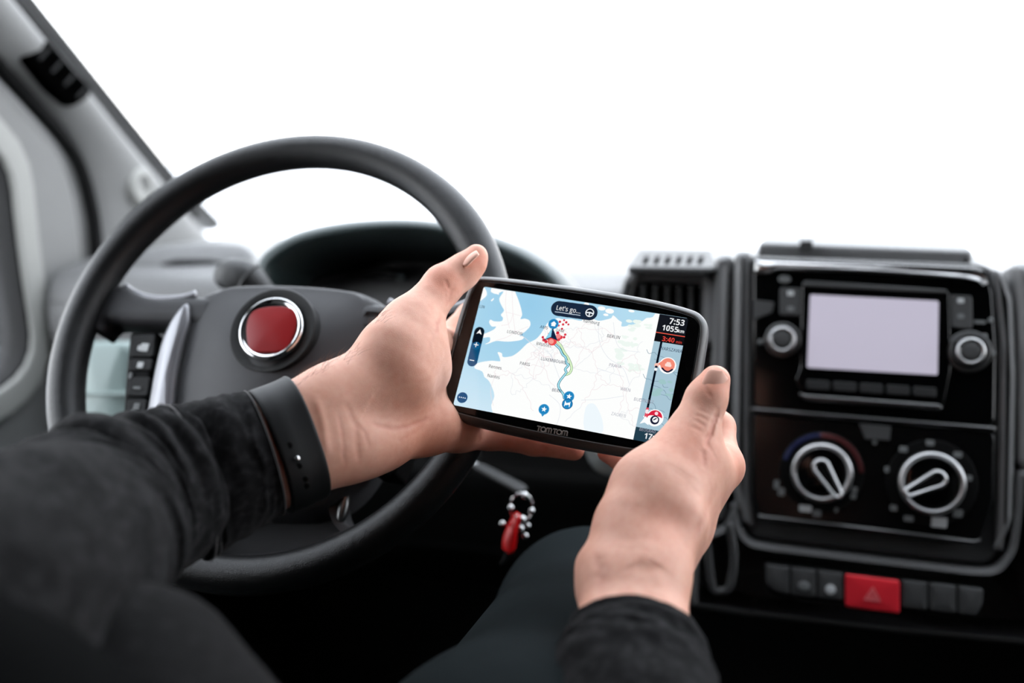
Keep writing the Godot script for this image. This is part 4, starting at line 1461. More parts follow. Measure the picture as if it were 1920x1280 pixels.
	blot(im, e2, 13, Color(0.95, 0.75, 0.7))
	blot(im, e2 + Vector2(0, 10), 8, Color(0.1, 0.12, 0.2))
	blot(im, e2 + Vector2(0, 24), 9, Color(0.95, 0.96, 0.97))
	stroke(im, PackedVector2Array([Vector2(x0 + 43, 556), Vector2(x0 + 43, 596)]), 17, Color(0.88, 0.3, 0.38))
	stroke(im, PackedVector2Array([Vector2(x0 + 43, 566), Vector2(x0 + 43, 574)]), 17, Color(0.97, 0.9, 0.92))
	var c3 := Vector2(x0 + 42, 612)
	fill(im, PackedVector2Array([c3 + Vector2(0, -16), c3 + Vector2(26, 34), c3 + Vector2(0, 22), c3 + Vector2(-26, 34)]), Color.WHITE)
	return im

func make_sat_nav() -> void:
	var N := nav_frame()
	var nav := thing("navigation_device", N, "black handheld navigation screen showing a road map, held in both hands", "navigation device")
	# case: a softly bowed rectangle, narrowing to the back
	var out := catmull(PackedVector2Array([Vector2(-80, 56.3), Vector2(-40, 58.2), Vector2(4, 58.8), Vector2(45, 58), Vector2(75, 55.2), Vector2(86, 51), Vector2(91.5, 42), Vector2(93, 22), Vector2(93.4, 0), Vector2(93, -22), Vector2(92.4, -42), Vector2(87.5, -52), Vector2(77, -56.2), Vector2(45, -58.2), Vector2(0, -58.8), Vector2(-45, -58), Vector2(-77, -56), Vector2(-87.5, -52.5), Vector2(-92.2, -44), Vector2(-93.2, -22), Vector2(-92.8, 0), Vector2(-92.3, 22), Vector2(-90.6, 42), Vector2(-87, 52)]), 5)
	for i in out.size():
		out[i] *= 0.001
	var rows: Array = []
	for e in [[0.012, -0.024], [0.0065, -0.0235], [0.0035, -0.021], [0.0006, -0.014], [0.0, -0.0085], [0.0003, -0.0055], [0.0012, -0.0032], [0.0026, -0.0014], [0.0040, -0.0004], [0.0050, 0.0], [0.0054, -0.0003], [0.0055, -0.0014]]:
		var p := inset(out, e[0])
		var row := PackedVector3Array()
		for q in p:
			row.append(Vector3(q.x, q.y, e[1]))
		rows.append(row)
	var g := Geo.new()
	g.grid(rows, true, false, true, true)
	obj("case", g, M.nav_case, nav)
	piece("front_glass", inset(out, 0.0061), -0.002, -0.0002, 0.0006, M.nav_glass, nav)
	# lit screen
	var tex := ImageTexture.create_from_image(map_picture(N))
	var m := StandardMaterial3D.new()
	m.albedo_color = Color(0.02, 0.02, 0.02)
	m.roughness = 0.12
	m.emission_enabled = true
	m.emission = Color.BLACK
	m.emission_texture = tex
	m.emission_operator = BaseMaterial3D.EMISSION_OP_ADD
	m.emission_energy_multiplier = 1.02
	m.texture_repeat = false
	g = Geo.new()
	g.extrude(rect(SW, SH, 0.0018), -0.001, 0.0, 0.0)
	for i in g.v.size():
		g.uv[i] = Vector2(g.v[i].x / SW + 0.5, 0.5 - g.v[i].y / SH)
	var scr := obj("screen", g, m, nav, "lit screen with a map of western Europe")
	var li := AreaLight3D.new()
	li.name = "screen_light"
	li.area_size = Vector2(SW, SH)
	li.area_normalize_energy = false
	li.light_energy = 0.25
	li.light_color = Color(0.95, 0.98, 1.0)
	li.shadow_enabled = true
	li.area_range = 5.0
	nav.add_child(li)
	li.transform = Transform3D(Basis(Vector3.UP, PI), Vector3(0, 0, 0.0012))
	# lettering on the map
	var dark := flat_print(Color(0.2, 0.22, 0.27))
	var pale := flat_print(Color(0.66, 0.66, 0.72))
	var paler := flat_print(Color(0.76, 0.77, 0.81))
	var white := flat_print(Color(0.97, 0.98, 0.99))
	var red := flat_print(Color(0.93, 0.28, 0.24))
	var navy := flat_print(Color(0.13, 0.2, 0.33))
	for q in [["LONDON", 965.5, 623.5, 3.0, dark, false, 1], ["PARIS", 984, 682, 3.0, dark, false, 1], ["BERLIN", 1150.5, 631, 3.0, dark, false, 1], ["AMS", 1020, 613.5, 3.0, dark, false, 1], ["DAM", 1050, 619.5, 3.0, dark, false, 1], ["BRUSSEL", 1020, 646, 3.0, dark, false, 1], ["LUXEMBOURG", 1038, 676, 3.0, navy, false, 1], ["Rennes", 928.5, 688, 3.1, dark, false, 1], ["Nantes", 925.5, 705.5, 3.1, dark, false, 1], ["BERN", 1044, 732, 3.0, navy, false, 1], ["PRAHA", 1153.5, 685.5, 3.0, pale, false, 1], ["WIEN", 1173, 730, 3.0, pale, false, 1], ["BUDAPEST", 1207, 751, 3.0, pale, false, 1], ["ZAGREB", 1160, 777.5, 3.0, paler, false, 1], ["hamburg", 1109, 603.5, 3.0, dark, false, 1], ["LIN", 904, 575, 2.8, dark, false, 1], ["WARSZAWA", 1258, 655.5, 3.1, navy, false, 1], ["BEOGRAD", 1214, 807, 2.6, pale, false, 1], ["Let's go...", 1066, 580, 4.5, white, false, 1], ["7:53", 1284, 606, 5.6, white, true, 2], ["1055", 1272, 618.5, 5.2, white, true, 2], ["km", 1283.5, 622, 3.1, white, true, 2], ["3:40", 1265, 638.5, 4.5, red, true, 2], ["min", 1279, 642.5, 2.6, red, false, 2], ["17:24", 1242, 823, 5.0, white, true, 2]]:
		var c := hit(N, q[1], q[2])
		lettering("map_lettering", q[0], Transform3D(Basis(), Vector3(c.x, c.y, 0.00004)), q[3] * 0.00077, q[4], scr, q[5], q[6], 0.92 if not q[5] else 0.95)
	# the maker's name on the lower frame, rounded capitals drawn as strokes
	var L := Node3D.new()
	L.name = "maker_lettering"
	nav.add_child(L)
	var a := hit(N, 1006, 803)
	var b := hit(N, 1064, 813)
	L.transform = Transform3D(Basis(Vector3(0, 0, 1), (b - a).angle()), Vector3(a.x, a.y, -0.0002))
	var wide := a.distance_to(b)
	var u := wide / 25.4
	var h := u * 3.7
	for q in [[0.0, "T"], [3.6, "O"], [8.0, "M"], [13.2, "T"], [16.6, "O"], [21.0, "M"]]:
		var o: Vector2 = Vector2(q[0] * u, -h * 0.5)
		var strokes: Array = []
		if q[1] == "T":
			strokes = [[o + Vector2(0, h), o + Vector2(3.4 * u, h)], [o + Vector2(1.7 * u, h), o + Vector2(1.7 * u, 0)]]
		elif q[1] == "O":
			var ring := []
			for k in 17:
				ring.append(o + Vector2(1.9 * u, h * 0.5) + Vector2.from_angle(TAU * k / 16) * Vector2(1.9 * u, h * 0.5))
			strokes = [ring]
		else:
			for s in 2:
				var arc := [o + Vector2(2.05 * u * s, 0)]
				for k in 9:
					arc.append(o + Vector2(2.05 * u * s + 1.02 * u, h - 1.02 * u) + Vector2.from_angle(PI - PI * k / 8) * Vector2(1.02 * u, 1.02 * u))
				arc.append(o + Vector2(2.05 * u * (s + 1), 0))
				strokes.append(arc)
		g = Geo.new()
		for s in strokes:
			var path := PackedVector3Array()
			for p in s:
				path.append(Vector3(p.x, p.y, 0.0))
			g.tube(path, 0.00052, 6, false, 0.25, Vector3(0, 0, 1))
		obj("letter", g, M.nav_print, L)

func flat_print(c: Color) -> StandardMaterial3D:
	# ink of the lit screen
	var m := mat(Color(0.01, 0.01, 0.01), 0.3)
	m.emission_enabled = true
	m.emission = c
	m.emission_energy_multiplier = 0.9
	return m

func bone(a: Array, b: Array, k := 10.0) -> Array:
	# joints as [x, y, depth, radius in mm]; k: how softly it joins, in mm
	return [P(a[0], a[1], a[2]), P(b[0], b[1], b[2]), a[3] * 0.001, b[3] * 0.001, k * 0.001]

func cut(a: Array, b: Array, k := 4.0) -> Array:
	return bone(a, b, k) + [true]

var looked: Array = []        # a body's points by place in the photograph
var buckets := {}

func look(g: Geo) -> void:
	var inv := CT.affine_inverse()
	buckets = {}
	looked = []
	for i in g.v.size():
		var q := inv * g.v[i]
		var s := Vector3(960.0 - q.x / q.z * FPX, 640.0 + q.y / q.z * FPX, -q.z)
		looked.append(s)
		var key := Vector2i(int(s.x / 8.0), int(s.y / 8.0))
		if not buckets.has(key):
			buckets[key] = PackedInt32Array()
		buckets[key].append(i)

func surface_at(g: Geo, px: float, py: float) -> Vector3:
	# where the body is met first at that place
	var best := -1
	for dx in [-1, 0, 1]:
		for dy in [-1, 0, 1]:
			for i in buckets.get(Vector2i(int(px / 8.0) + dx, int(py / 8.0) + dy), PackedInt32Array()):
				if Vector2(looked[i].x - px, looked[i].y - py).length() < 7.0 and (best < 0 or looked[i].z < looked[best].z):
					best = i
	return g.v[best] if best >= 0 else Vector3.INF

func crease(g: Geo, pts: Array, wide: float, deep: float, tint := 1.0) -> void:
	# a fold (deep > 0) or a ridge (deep < 0) along a line on the skin; wide and deep in mm
	var line := catmull(PackedVector2Array(pts), 5, false)
	var path := PackedVector3Array()
	for q in line:
		var p := surface_at(g, q.x, q.y)
		if p != Vector3.INF:
			path.append(p)
	if path.size() < 2:
		return
	var r := wide * 0.001 * 2.2
	var lo := path[0]
	var hi := path[0]
	for p in path:
		lo = lo.min(p)
		hi = hi.max(p)
	lo -= Vector3.ONE * r
	hi += Vector3.ONE * r
	var n := path.size()
	for i in g.v.size():
		var v := g.v[i]
		if v.x < lo.x or v.y < lo.y or v.z < lo.z or v.x > hi.x or v.y > hi.y or v.z > hi.z:
			continue
		var d := 1e9
		var at := 0.0
		for k in n - 1:
			var c := Geometry3D.get_closest_point_to_segment(v, path[k], path[k + 1])
			var e := c.distance_squared_to(v)
			if e < d:
				d = e
				at = k + c.distance_to(path[k]) / maxf(1e-6, path[k].distance_to(path[k + 1]))
		d = sqrt(d)
		if d < r:
			var fade := smoothstep(0.0, 1.0, minf(at, n - 1.0 - at) / (n * 0.3))
			var w := exp(-pow(d / (wide * 0.001), 2.0)) * fade
			var view := (CT.origin - v).normalized()
			g.v[i] = v - view * (deep * 0.001 * w)
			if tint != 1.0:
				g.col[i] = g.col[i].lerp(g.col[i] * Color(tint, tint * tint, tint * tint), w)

func vv(a: Array) -> Array:
	var o: Array = []
	for i in range(0, a.size(), 2):
		o.append(Vector2(a[i], a[i + 1]))
	return o

func wrinkle_hands(g: Geo) -> void:
	look(g)
	# left: the line round the ball of the thumb, palm lines, wrist lines, thumb joints
	for c in [
		[[826, 768, 796, 790, 760, 800, 722, 797, 692, 786], 1.6, 1.5, 0.9], [[812, 776, 790, 806, 762, 824, 742, 830], 1.4, 0.8, 0.93], [[838, 782, 818, 812, 806, 838], 1.3, 0.6, 0.94],
		[[650, 740, 660, 770, 672, 800, 676, 850, 680, 880], 2.4, 0.8, 0.93], [[636, 760, 645, 800, 650, 850, 652, 886], 1.6, 0.5, 0.93], [[664, 780, 690, 812, 700, 850], 1.8, 0.45, 0.95],
		[[692, 752, 722, 776, 770, 786, 806, 776], 11.0, 1.3, 0.985],
		[[852, 545, 846, 536, 842, 526, 838, 516], 1.3, 0.7, 0.93], [[856, 556, 850, 566, 842, 560, 834, 552], 1.6, 0.7, 0.93], [[862, 536, 852, 548, 846, 566, 836, 580], 1.6, 0.9, 0.92],
		[[834, 588, 826, 606, 822, 626], 1.8, 1.6, 0.88], [[826, 612, 812, 640, 806, 672], 1.6, 0.7, 0.95], 
		[[906, 812, 905, 824, 903, 834], 1.4, 1.0, 0.9], [[872, 806, 870, 822, 866, 838], 1.3, 0.7, 0.92], [[1018, 838, 1017, 845, 1016, 850], 1.3, 0.8, 0.9], [[590, 730, 606, 770, 616, 830, 618, 870], 3.0, -0.7, 1.0],
		# right: thumb joints, the fold between thumb and index finger, tendons
		[[1354, 764, 1346, 786, 1334, 812, 1322, 836], 2.0, 2.4, 0.86], [[1322, 834, 1324, 852, 1328, 880], 2.2, 1.4, 0.92], [[1330, 824, 1342, 846, 1352, 866], 1.6, 0.8, 0.95],
		[[1296, 780, 1312, 786, 1330, 796], 1.2, 0.7, 0.93], [[1300, 770, 1316, 776, 1336, 786], 1.1, 0.6, 0.93], [[1304, 762, 1322, 766, 1338, 774], 1.0, 0.45, 0.95], [[1292, 792, 1308, 798, 1322, 806], 1.1, 0.5, 0.95],
		[[1312, 700, 1318, 714, 1328, 732, 1344, 740], 1.4, 0.8, 0.88], [[1250, 880, 1226, 930, 1200, 985, 1180, 1030], 8.0, -1.0, 1.0], [[1300, 880, 1280, 940, 1250, 1000], 11.0, 1.6, 0.99],
		[[1352, 905, 1330, 960, 1300, 1020], 3.5, 1.4, 0.94], [[1182, 1050, 1210, 1060, 1240, 1052], 5.0, 0.9, 0.99], [[1112, 1030, 1120, 1050, 1124, 1080, 1126, 1130], 3.0, 1.4, 0.95], [[1240, 1060, 1246, 1110, 1248, 1150], 4.0, -0.8, 1.0]]:
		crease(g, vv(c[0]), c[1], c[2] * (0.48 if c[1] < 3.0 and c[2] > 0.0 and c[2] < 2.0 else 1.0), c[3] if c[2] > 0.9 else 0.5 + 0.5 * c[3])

func shade_skin(g: Geo, spots: Array, base: Color) -> void:
	# redder knuckles and pads: colour of the skin itself
	g.col.resize(g.v.size())
	for i in g.v.size():
		var c := base
		for s in spots:
			var d: float = g.v[i].distance_to(s[0]) / s[1]
			if d < 1.0:
				c = c.lerp(base * s[2], (1.0 - d * d) * (1.0 - d * d))
		g.col[i] = Color(c.r, c.g, c.b)

func left_hand() -> Geo:
	var B: Array = []
	# forearm and wrist: a flat oval from two rods
	for s in [-1.0, 1.0]:
		B.append(bone([300 + s * 12, 925 + s * 36, 0.600, 23], [520 + s * 14, 843 + s * 36, 0.635, 20.5], 16))
		B.append(bone([520 + s * 14, 843 + s * 36, 0.635, 20.5], [600 + s * 16, 808 + s * 38, 0.650, 20], 16))
		B.append(bone([600 + s * 16, 808 + s * 38, 0.650, 20], [650 + s * 16, 788 + s * 44, 0.664, 21], 16))
		B.append(bone([650 + s * 16, 788 + s * 44, 0.664, 21], [700 + s * 10, 770 + s * 50, 0.680, 22], 16))
	# palm
	B.append(bone([700, 760, 0.690, 25], [790, 690, 0.712, 22], 14))
	B.append(bone([690, 815, 0.680, 23], [800, 795, 0.716, 21], 14))
	B.append(bone([700, 770, 0.705, 22], [850, 720, 0.765, 18], 14))
	B.append(bone([780, 800, 0.716, 19], [862, 804, 0.742, 16], 12))
	# ball of the thumb and thumb
	B.append(bone([690, 730, 0.675, 22], [738, 660, 0.690, 23], 14))
	B.append(bone([738, 660, 0.690, 23], [768, 612, 0.706, 19.5], 12))
	B.append(bone([752, 700, 0.684, 23], [782, 644, 0.699, 18], 16))
	B.append(bone([768, 612, 0.706, 19], [832, 533, 0.730, 13.6], 10))
	B.append(bone([832, 533, 0.730, 13.6], [866, 508, 0.737, 11.6], 8))
	B.append(bone([866, 508, 0.737, 11.2], [893, 479, 0.741, 8.6], 7))
	B.append(bone([868, 516, 0.736, 9.5], [890, 496, 0.739, 8.5], 6))
	# web to the index finger, and the index finger behind the device
	B.append(bone([786, 640, 0.712, 16], [838, 648, 0.768, 13], 12))
	B.append(bone([836, 640, 0.775, 11.5], [880, 590, 0.800, 9.5], 7))
	B.append(bone([880, 590, 0.800, 9.5], [960, 600, 0.805, 8.5], 5))
	# middle and ring finger behind the device
	B.append(bone([850, 690, 0.775, 12], [930, 650, 0.808, 9.5], 7))
	B.append(bone([930, 650, 0.808, 9.5], [1010, 664, 0.802, 8.5], 5))
	B.append(bone([856, 745, 0.772, 12], [950, 720, 0.803, 9.5], 7))
	B.append(bone([950, 720, 0.803, 9.5], [1030, 740, 0.795, 8.5], 5))
	# little finger under the lower edge
	B.append(bone([856, 806, 0.742, 15], [915, 812, 0.756, 12.0], 9))
	B.append(bone([915, 812, 0.756, 12.0], [1000, 828, 0.757, 10.0], 6))
	B.append(bone([1000, 828, 0.757, 10.0], [1076, 843, 0.752, 8.2], 5))
	return blob(B, 0.0013)

func right_hand() -> Geo:
	var B: Array = []
	for s in [-1.0, 1.0]:
		B.append(bone([1180 + s * 38, 1330, 0.515, 22], [1186 + s * 37, 1190, 0.555, 18.5], 16))
		B.append(bone([1186 + s * 37, 1190, 0.555, 18.5], [1191 + s * 37, 1090, 0.585, 17.5], 16))
		B.append(bone([1191 + s * 37, 1090, 0.585, 17.5], [1218 + s * 44, 985, 0.615, 18.5], 16))
	# knob of the wrist on the left, heel of the hand
	B.append(bone([1122, 1110, 0.588, 11], [1116, 1062, 0.597, 11], 12))
	# back of the hand from thumb base to the knuckle
	B.append(bone([1180, 1010, 0.612, 18], [1216, 910, 0.637, 20], 18))
	B.append(bone([1216, 910, 0.637, 20], [1278, 842, 0.655, 15], 14))
	B.append(bone([1362, 880, 0.700, 10.5], [1294, 1000, 0.655, 9], 10))
	B.append(bone([1294, 1000, 0.655, 9], [1246, 1100, 0.612, 13], 20))
	B.append(bone([1255, 980, 0.632, 21], [1318, 880, 0.668, 18], 20))
	B.append(bone([1230, 940, 0.632, 22], [1294, 858, 0.662, 18], 20))
	B.append(bone([1318, 892, 0.668, 16], [1352, 868, 0.690, 14], 10))
	# thumb up the right edge of the device
	B.append(bone([1276, 858, 0.652, 15], [1304, 800, 0.664, 14], 12))
	B.append(bone([1304, 800, 0.664, 14], [1324, 748, 0.670, 13.0], 9))
	B.append(bone([1324, 748, 0.670, 13.0], [1341, 713, 0.673, 10.4], 8))
	# index finger: knuckle at the right, then up and behind the device
	B.append(bone([1360, 876, 0.694, 11.5], [1350, 800, 0.722, 10], 8))
	B.append(bone([1350, 800, 0.722, 10], [1308, 752, 0.752, 9], 7))
	B.append(bone([1308, 752, 0.752, 9], [1230, 742, 0.765, 8.5], 5))
	# middle finger behind, the last two under the edge
	B.append(bone([1330, 900, 0.705, 13], [1290, 830, 0.752, 10], 8))
	B.append(bone([1290, 830, 0.752, 9.5], [1210, 795, 0.770, 8.5], 5))
	B.append(bone([1270, 900, 0.690, 13], [1205, 874, 0.728, 11], 9))
	B.append(bone([1205, 874, 0.728, 11], [1170, 864, 0.745, 8.8], 6))
	B.append(bone([1170, 864, 0.745, 8.8], [1136, 850, 0.753, 6.6], 5))
	return blob(B, 0.0013)

func nail_at(c: Vector3, along: Vector3, out: Vector3, w: float, l: float, r: float) -> Geo:
	# a small curved plate
	var side := along.cross(out).normalized()
	var up := side.cross(along).normalized()
	var rows: Array = []
	for layer in 2:
		for j in 9:
			pass
	var g := Geo.new()
	var top: Array = []
	for j in 11:
		var t := float(j) / 10
		var s := 2.0 * t - 1.0
		var ww := w * pow(maxf(0.0, 1.0 - pow(absf(s), 4.0)), 0.4)
		var row := PackedVector3Array()
		for i in 11:
			var e := (2.0 * i / 10 - 1.0) * ww
			row.append(c + along * (s * l) + side * e + up * (r * (sqrt(maxf(0.0, 1.0 - pow(e / r, 2.0))) - 1.0) - 0.0012 * s * s))
		for i in range(10, -1, -1):
			var e := (2.0 * i / 10 - 1.0) * ww * 0.98
			row.append(c + along * (s * l) + side * e + up * (r * (sqrt(maxf(0.0, 1.0 - pow(e / r, 2.0))) - 1.0) - 0.0012 * s * s - 0.0015))
		top.append(row)
	g.grid(top, true, false, true, true)
	return g

func sleeve(spec: Array, n: int, per: int, folds: Array, rough: float, sd: int, thick := 0.0016, worn := []) -> Geo:
	# rings [x, y, depth, half width, half depth] (mm) joined to a tube of cloth; folds: [where along 0..1, round angle, size mm, width along, width round]
	var cs: Array = []
	for q in spec:
		cs.append(P(q[0], q[1], q[2]))
	var path := catmull3(cs, per)
	var m := path.size()
	var nz := FastNoiseLite.new()
	nz.seed = sd
	nz.frequency = 1.0
	nz.fractal_octaves = 3
	var view := -CT.basis.z
	var rows: Array = []
	var inner: Array = []
	for j in m:
		var t := float(j) / (m - 1) * (spec.size() - 1)
		var k := mini(int(t), spec.size() - 2)
		var f := smoothstep(0.0, 1.0, t - k)
		var ru: float = lerpf(spec[k][3], spec[k + 1][3], f) * 0.001
		var rv: float = lerpf(spec[k][4], spec[k + 1][4], f) * 0.001
		var ta := (path[mini(j + 1, m - 1)] - path[maxi(j - 1, 0)]).normalized()
		var u := ta.cross(view).normalized()
		var v := u.cross(ta).normalized()
		var row := PackedVector3Array()
		var row2 := PackedVector3Array()
		for i in n:
			var a := TAU * i / n
			var d := nz.get_noise_3d(cos(a) * 1.1, sin(a) * 1.1, float(j) / m * 6.0) * rough
			for w in folds:
				var da := wrapf(a - w[1] - (float(j) / (m - 1) - w[0]) * (w[5] if w.size() > 5 else 0.0), -PI, PI)
				d += w[2] * 0.001 * exp(-pow((float(j) / (m - 1) - w[0]) / w[3], 2.0) - pow(da / w[4], 2.0))
			row.append(path[j] + u * (cos(a) * (ru + d)) + v * (sin(a) * (rv + d)))
			row2.append(path[j] + u * (cos(a) * (ru + d - thick)) + v * (sin(a) * (rv + d - thick)))
		rows.append(row)
		inner.append(row2)
	inner.reverse()
	var g := Geo.new()
	g.grid(rows + inner, true, true)
	# washed-out edges and fold tops: colour of the worn cloth
	g.col.resize(g.v.size())
	for j in 2 * m:
		var jj := j if j < m else 2 * m - 1 - j
		for i in n:
			var w := 1.0
			for e in worn:
				w += e[1] * exp(-pow((float(jj) / (m - 1) - e[0]) / e[2], 2.0)) * clampf(0.6 + 1.5 * nz.get_noise_3d(i * 0.35, jj * 0.5, 7.0), 0.0, 1.5)
			g.col[j * n + i] = Color(w, w, w)
	return g

func hugging(skin: PackedVector3Array, spec: Array, n: int, gap: float, thick: float) -> Geo:
	# a strap that lies on the skin: at every angle as far out as the arm reaches there
	var cs: Array = []
	for q in spec:
		cs.append(P(q[0], q[1], q[2]))
	var path := catmull3(cs, 6)
	var m := path.size()
	var axis := (path[m - 1] - path[0]).normalized()
	var u := axis.cross(-CT.basis.z).normalized()
	var v := u.cross(axis).normalized()
	var far: Array = []
	for j in m:
		var r := PackedFloat32Array()
		r.resize(n)
		far.append(r)
	var length := (path[m - 1] - path[0]).dot(axis)
	for p in skin:
		var t := (p - path[0]).dot(axis) / length * (m - 1)
		if t < -1.5 or t > m + 0.5:
			continue
		var j0 := clampi(roundi(t), 0, m - 1)
		var e := p - path[j0]
		var x := e.dot(u)
		var y := e.dot(v)
		var r := sqrt(x * x + y * y)
		if r > 0.06:
			continue
		var a := roundi(atan2(y, x) / TAU * n)
		for dj in [-1, 0, 1]:
			for da in [-1, 0, 1]:
				var j := clampi(j0 + dj, 0, m - 1)
				var i := posmod(a + da, n)
				far[j][i] = maxf(far[j][i], r)
	var rows: Array = []
	var inner: Array = []
	for j in m:
		var row := PackedVector3Array()
		var row2 := PackedVector3Array()
		var edge := 0.0005 * float(j == 0 or j == m - 1)
		for i in n:
			var s := 0.0
			for da in range(-3, 4):
				s += far[j][posmod(i + da, n)] / 7.0
			var d := u * cos(TAU * i / n) + v * sin(TAU * i / n)
			row.append(path[j] + d * (s + gap + thick - edge))
			row2.append(path[j] + d * (s + gap - 0.002))
		rows.append(row)
		inner.append(row2)
	inner.reverse()
	var g := Geo.new()
	g.grid(rows + inner, true, true)
	return g

func outermost(pts: PackedVector3Array, px: float, py: float) -> Vector3:
	# of the points near that place of the photograph the one nearest the camera
	var inv := CT.affine_inverse()
	var best := Vector3.ZERO
	var near := 1e9
	for p in pts:
		var q := inv * p
		if Vector2(960.0 - q.x / q.z * FPX - px, 640.0 + q.y / q.z * FPX - py).length() < 7.0 and -q.z < near:
			near = -q.z
			best = p
	return best

func stitches(g: Geo, n: int, row: int, from: int, to: int, lift: float) -> Geo:
	# short thread dashes along one ring of a sleeve
	var o := Geo.new()
	var mid := Vector3.ZERO
	for i in n:
		mid += g.v[row * n + i]
	mid /= n
	for i in range(from, to):
		var a := g.v[row * n + posmod(i, n)]
		var b := g.v[row * n + posmod(i + 1, n)]
		for h in 2:
			var s := a.lerp(b, 0.5 * h + 0.08)
			var e := a.lerp(b, 0.5 * h + 0.4)
			o.tube(PackedVector3Array([s + (s - mid).normalized() * lift, e + (e - mid).normalized() * lift]), 0.00035, 5)
	return o

func make_driver() -> void:
	var who := thing("person", Transform3D(), "person in a black denim jacket and dark trousers holding the navigation device in both hands", "person")
	# bare skin: both hands and forearms, joined by the arms and chest inside the clothes
	var body := left_hand()
	relax(body, 3)
	var rh := right_hand()
	relax(rh, 5)
	var left_skin := body.v.duplicate()
	body.add(rh)
	var inside := blob([bone([300, 925, 0.60, 26], [60, 1075, 0.47, 30], 20), bone([60, 1075, 0.47, 30], [-300, 1500, 0.36, 38], 20), [P(-300, 1500, 0.36), P(300, 2300, 0.30), 0.07, 0.1, 0.05], [P(300, 2300, 0.30), P(900, 2300, 0.30), 0.1, 0.1, 0.05], bone([1170, 1330, 0.515, 36], [1180, 1700, 0.42, 40], 20), [P(1180, 1700, 0.42), P(1000, 2300, 0.30), 0.045, 0.09, 0.05]], 0.012)
	body.add(inside)
	var warm := Color(1.0, 0.80, 0.74)
	shade_skin(body, [[P(832, 533, 0.718), 0.022, warm], [P(893, 490, 0.732), 0.016, warm], [P(760, 700, 0.667), 0.03, Color(1.0, 0.93, 0.9)], [P(780, 840, 0.70), 0.06, Color(0.97, 0.78, 0.7)], [P(1000, 830, 0.748), 0.07, Color(0.95, 0.7, 0.66)], [P(1340, 715, 0.662), 0.018, warm], [P(1360, 870, 0.683), 0.022, warm], [P(1290, 850, 0.645), 0.03, warm], [P(1150, 860, 0.735), 0.045, Color(0.95, 0.66, 0.6)], [P(1240, 1000, 0.60), 0.03, Color(1.0, 0.9, 0.87)]], Color(1, 1, 1))
	wrinkle_hands(body)
	obj("body", body, M.skin, who)
	# thumbnails
	look(body)
	var lo := (CT.basis * Vector3(-0.72, 0.60, 0.34)).normalized()
	obj("thumbnail", nail_at(surface_at(body, 878, 475) + lo * 0.0003, (P(900, 460, 0.742) - P(868, 490, 0.738)).normalized(), lo, 0.0066, 0.0085, 0.0095), M.nail, who, "left thumbnail, seen edge-on")
	var ro := (CT.basis * Vector3(0.34, 0.26, 0.90)).normalized()
	obj("thumbnail", nail_at(surface_at(body, 1348, 712) + ro * 0.0003, (P(1358, 692, 0.668) - P(1338, 736, 0.664)).normalized(), ro, 0.0084, 0.0092, 0.0112), M.nail, who, "pink thumbnail turned to the camera")
	# fine hairs along the wrist
	var rng := RandomNumberGenerator.new()
	rng.seed = 5
	var hair := Geo.new()
	var inv := CT.affine_inverse()
	var normals: PackedVector3Array = (who.get_node("body") as MeshInstance3D).mesh.surface_get_arrays(0)[Mesh.ARRAY_NORMAL]
	var fuzz := 0
	while fuzz < 130:
		var i := rng.randi() % body.v.size()
		var q := inv * body.v[i]
		var px := 960.0 - q.x / q.z * FPX
		var up := normals[i].dot(CT.basis.y)
		if px > 550 and px < 720 and -q.z < 0.72 and up > 0.72 and normals[i].dot(CT.basis.z) < 0.6:
			fuzz += 1
			var d := (normals[i] * rng.randf_range(0.3, 0.9) + CT.basis * Vector3(rng.randf_range(0.3, 1.0), rng.randf_range(0.0, 0.4), rng.randf_range(-0.3, 0.3))).normalized()
			var l := rng.randf_range(0.005, 0.010)
			hair.tube(PackedVector3Array([body.v[i], body.v[i] + d * l * 0.5, body.v[i] + d * l * 0.9 + CT.basis.x * l * 0.25]), PackedFloat32Array([0.00006, 0.00005, 0.00002]), 4)
	obj("arm_hair", hair, M.hair, who).set_meta("kind", "stuff")

	# jacket: two sleeves and the front, closed cuffs
	var n := 72
	var ls := sleeve([[352, 905, 0.612, 46, 38], [300, 922, 0.595, 48, 44], [235, 945, 0.575, 53, 50], [150, 1000, 0.54, 56, 56], [40, 1090, 0.47, 60, 60], [-120, 1250, 0.40, 64, 64], [-320, 1500, 0.34, 70, 70]], n, 14, [[0.36, 3.3, 6, 0.045, 0.7], [0.285, 3.6, -5, 0.022, 0.8, -6.0], [0.235, 3.4, 3, 0.03, 0.8], [0.43, 3.7, -6, 0.022, 0.9, 8.0], [0.5, 3.6, 4, 0.05, 0.9, 5.0], [0.18, 3.9, -3.5, 0.02, 1.0, -8.0], [0.12, 4.0, 2.5, 0.03, 0.9, -6.0], [0.33, 4.5, -4.5, 0.025, 0.8, 8.0], [0.07, 3.5, -2, 0.02, 0.8, 4.0]], 0.004, 31, 0.0016, [[0.0, 1.5, 0.02], [0.36, 1.4, 0.04], [0.235, 0.9, 0.03], [0.5, 0.8, 0.04]])
	obj("jacket_sleeve", ls, M.denim, who, "black denim sleeve at the left")
	var cuff := sleeve([[497, 849, 0.634, 40, 32], [464, 860, 0.629, 42, 34], [420, 876, 0.622, 45, 36], [372, 895, 0.616, 47.5, 38.5], [340, 906, 0.61, 49.5, 41]], n, 7, [[0.4, 3.9, 1.6, 0.15, 0.8, 2.0], [0.92, 3.9, 1.2, 0.05, 3.0], [0.82, 3.9, -0.8, 0.03, 3.0], [0.6, 4.6, -1.4, 0.1, 0.6, 4.0]], 0.0022, 33, 0.0024, [[0.0, 3.5, 0.03], [0.68, 2.0, 0.03], [0.82, 1.6, 0.03], [0.4, 0.8, 0.25]])
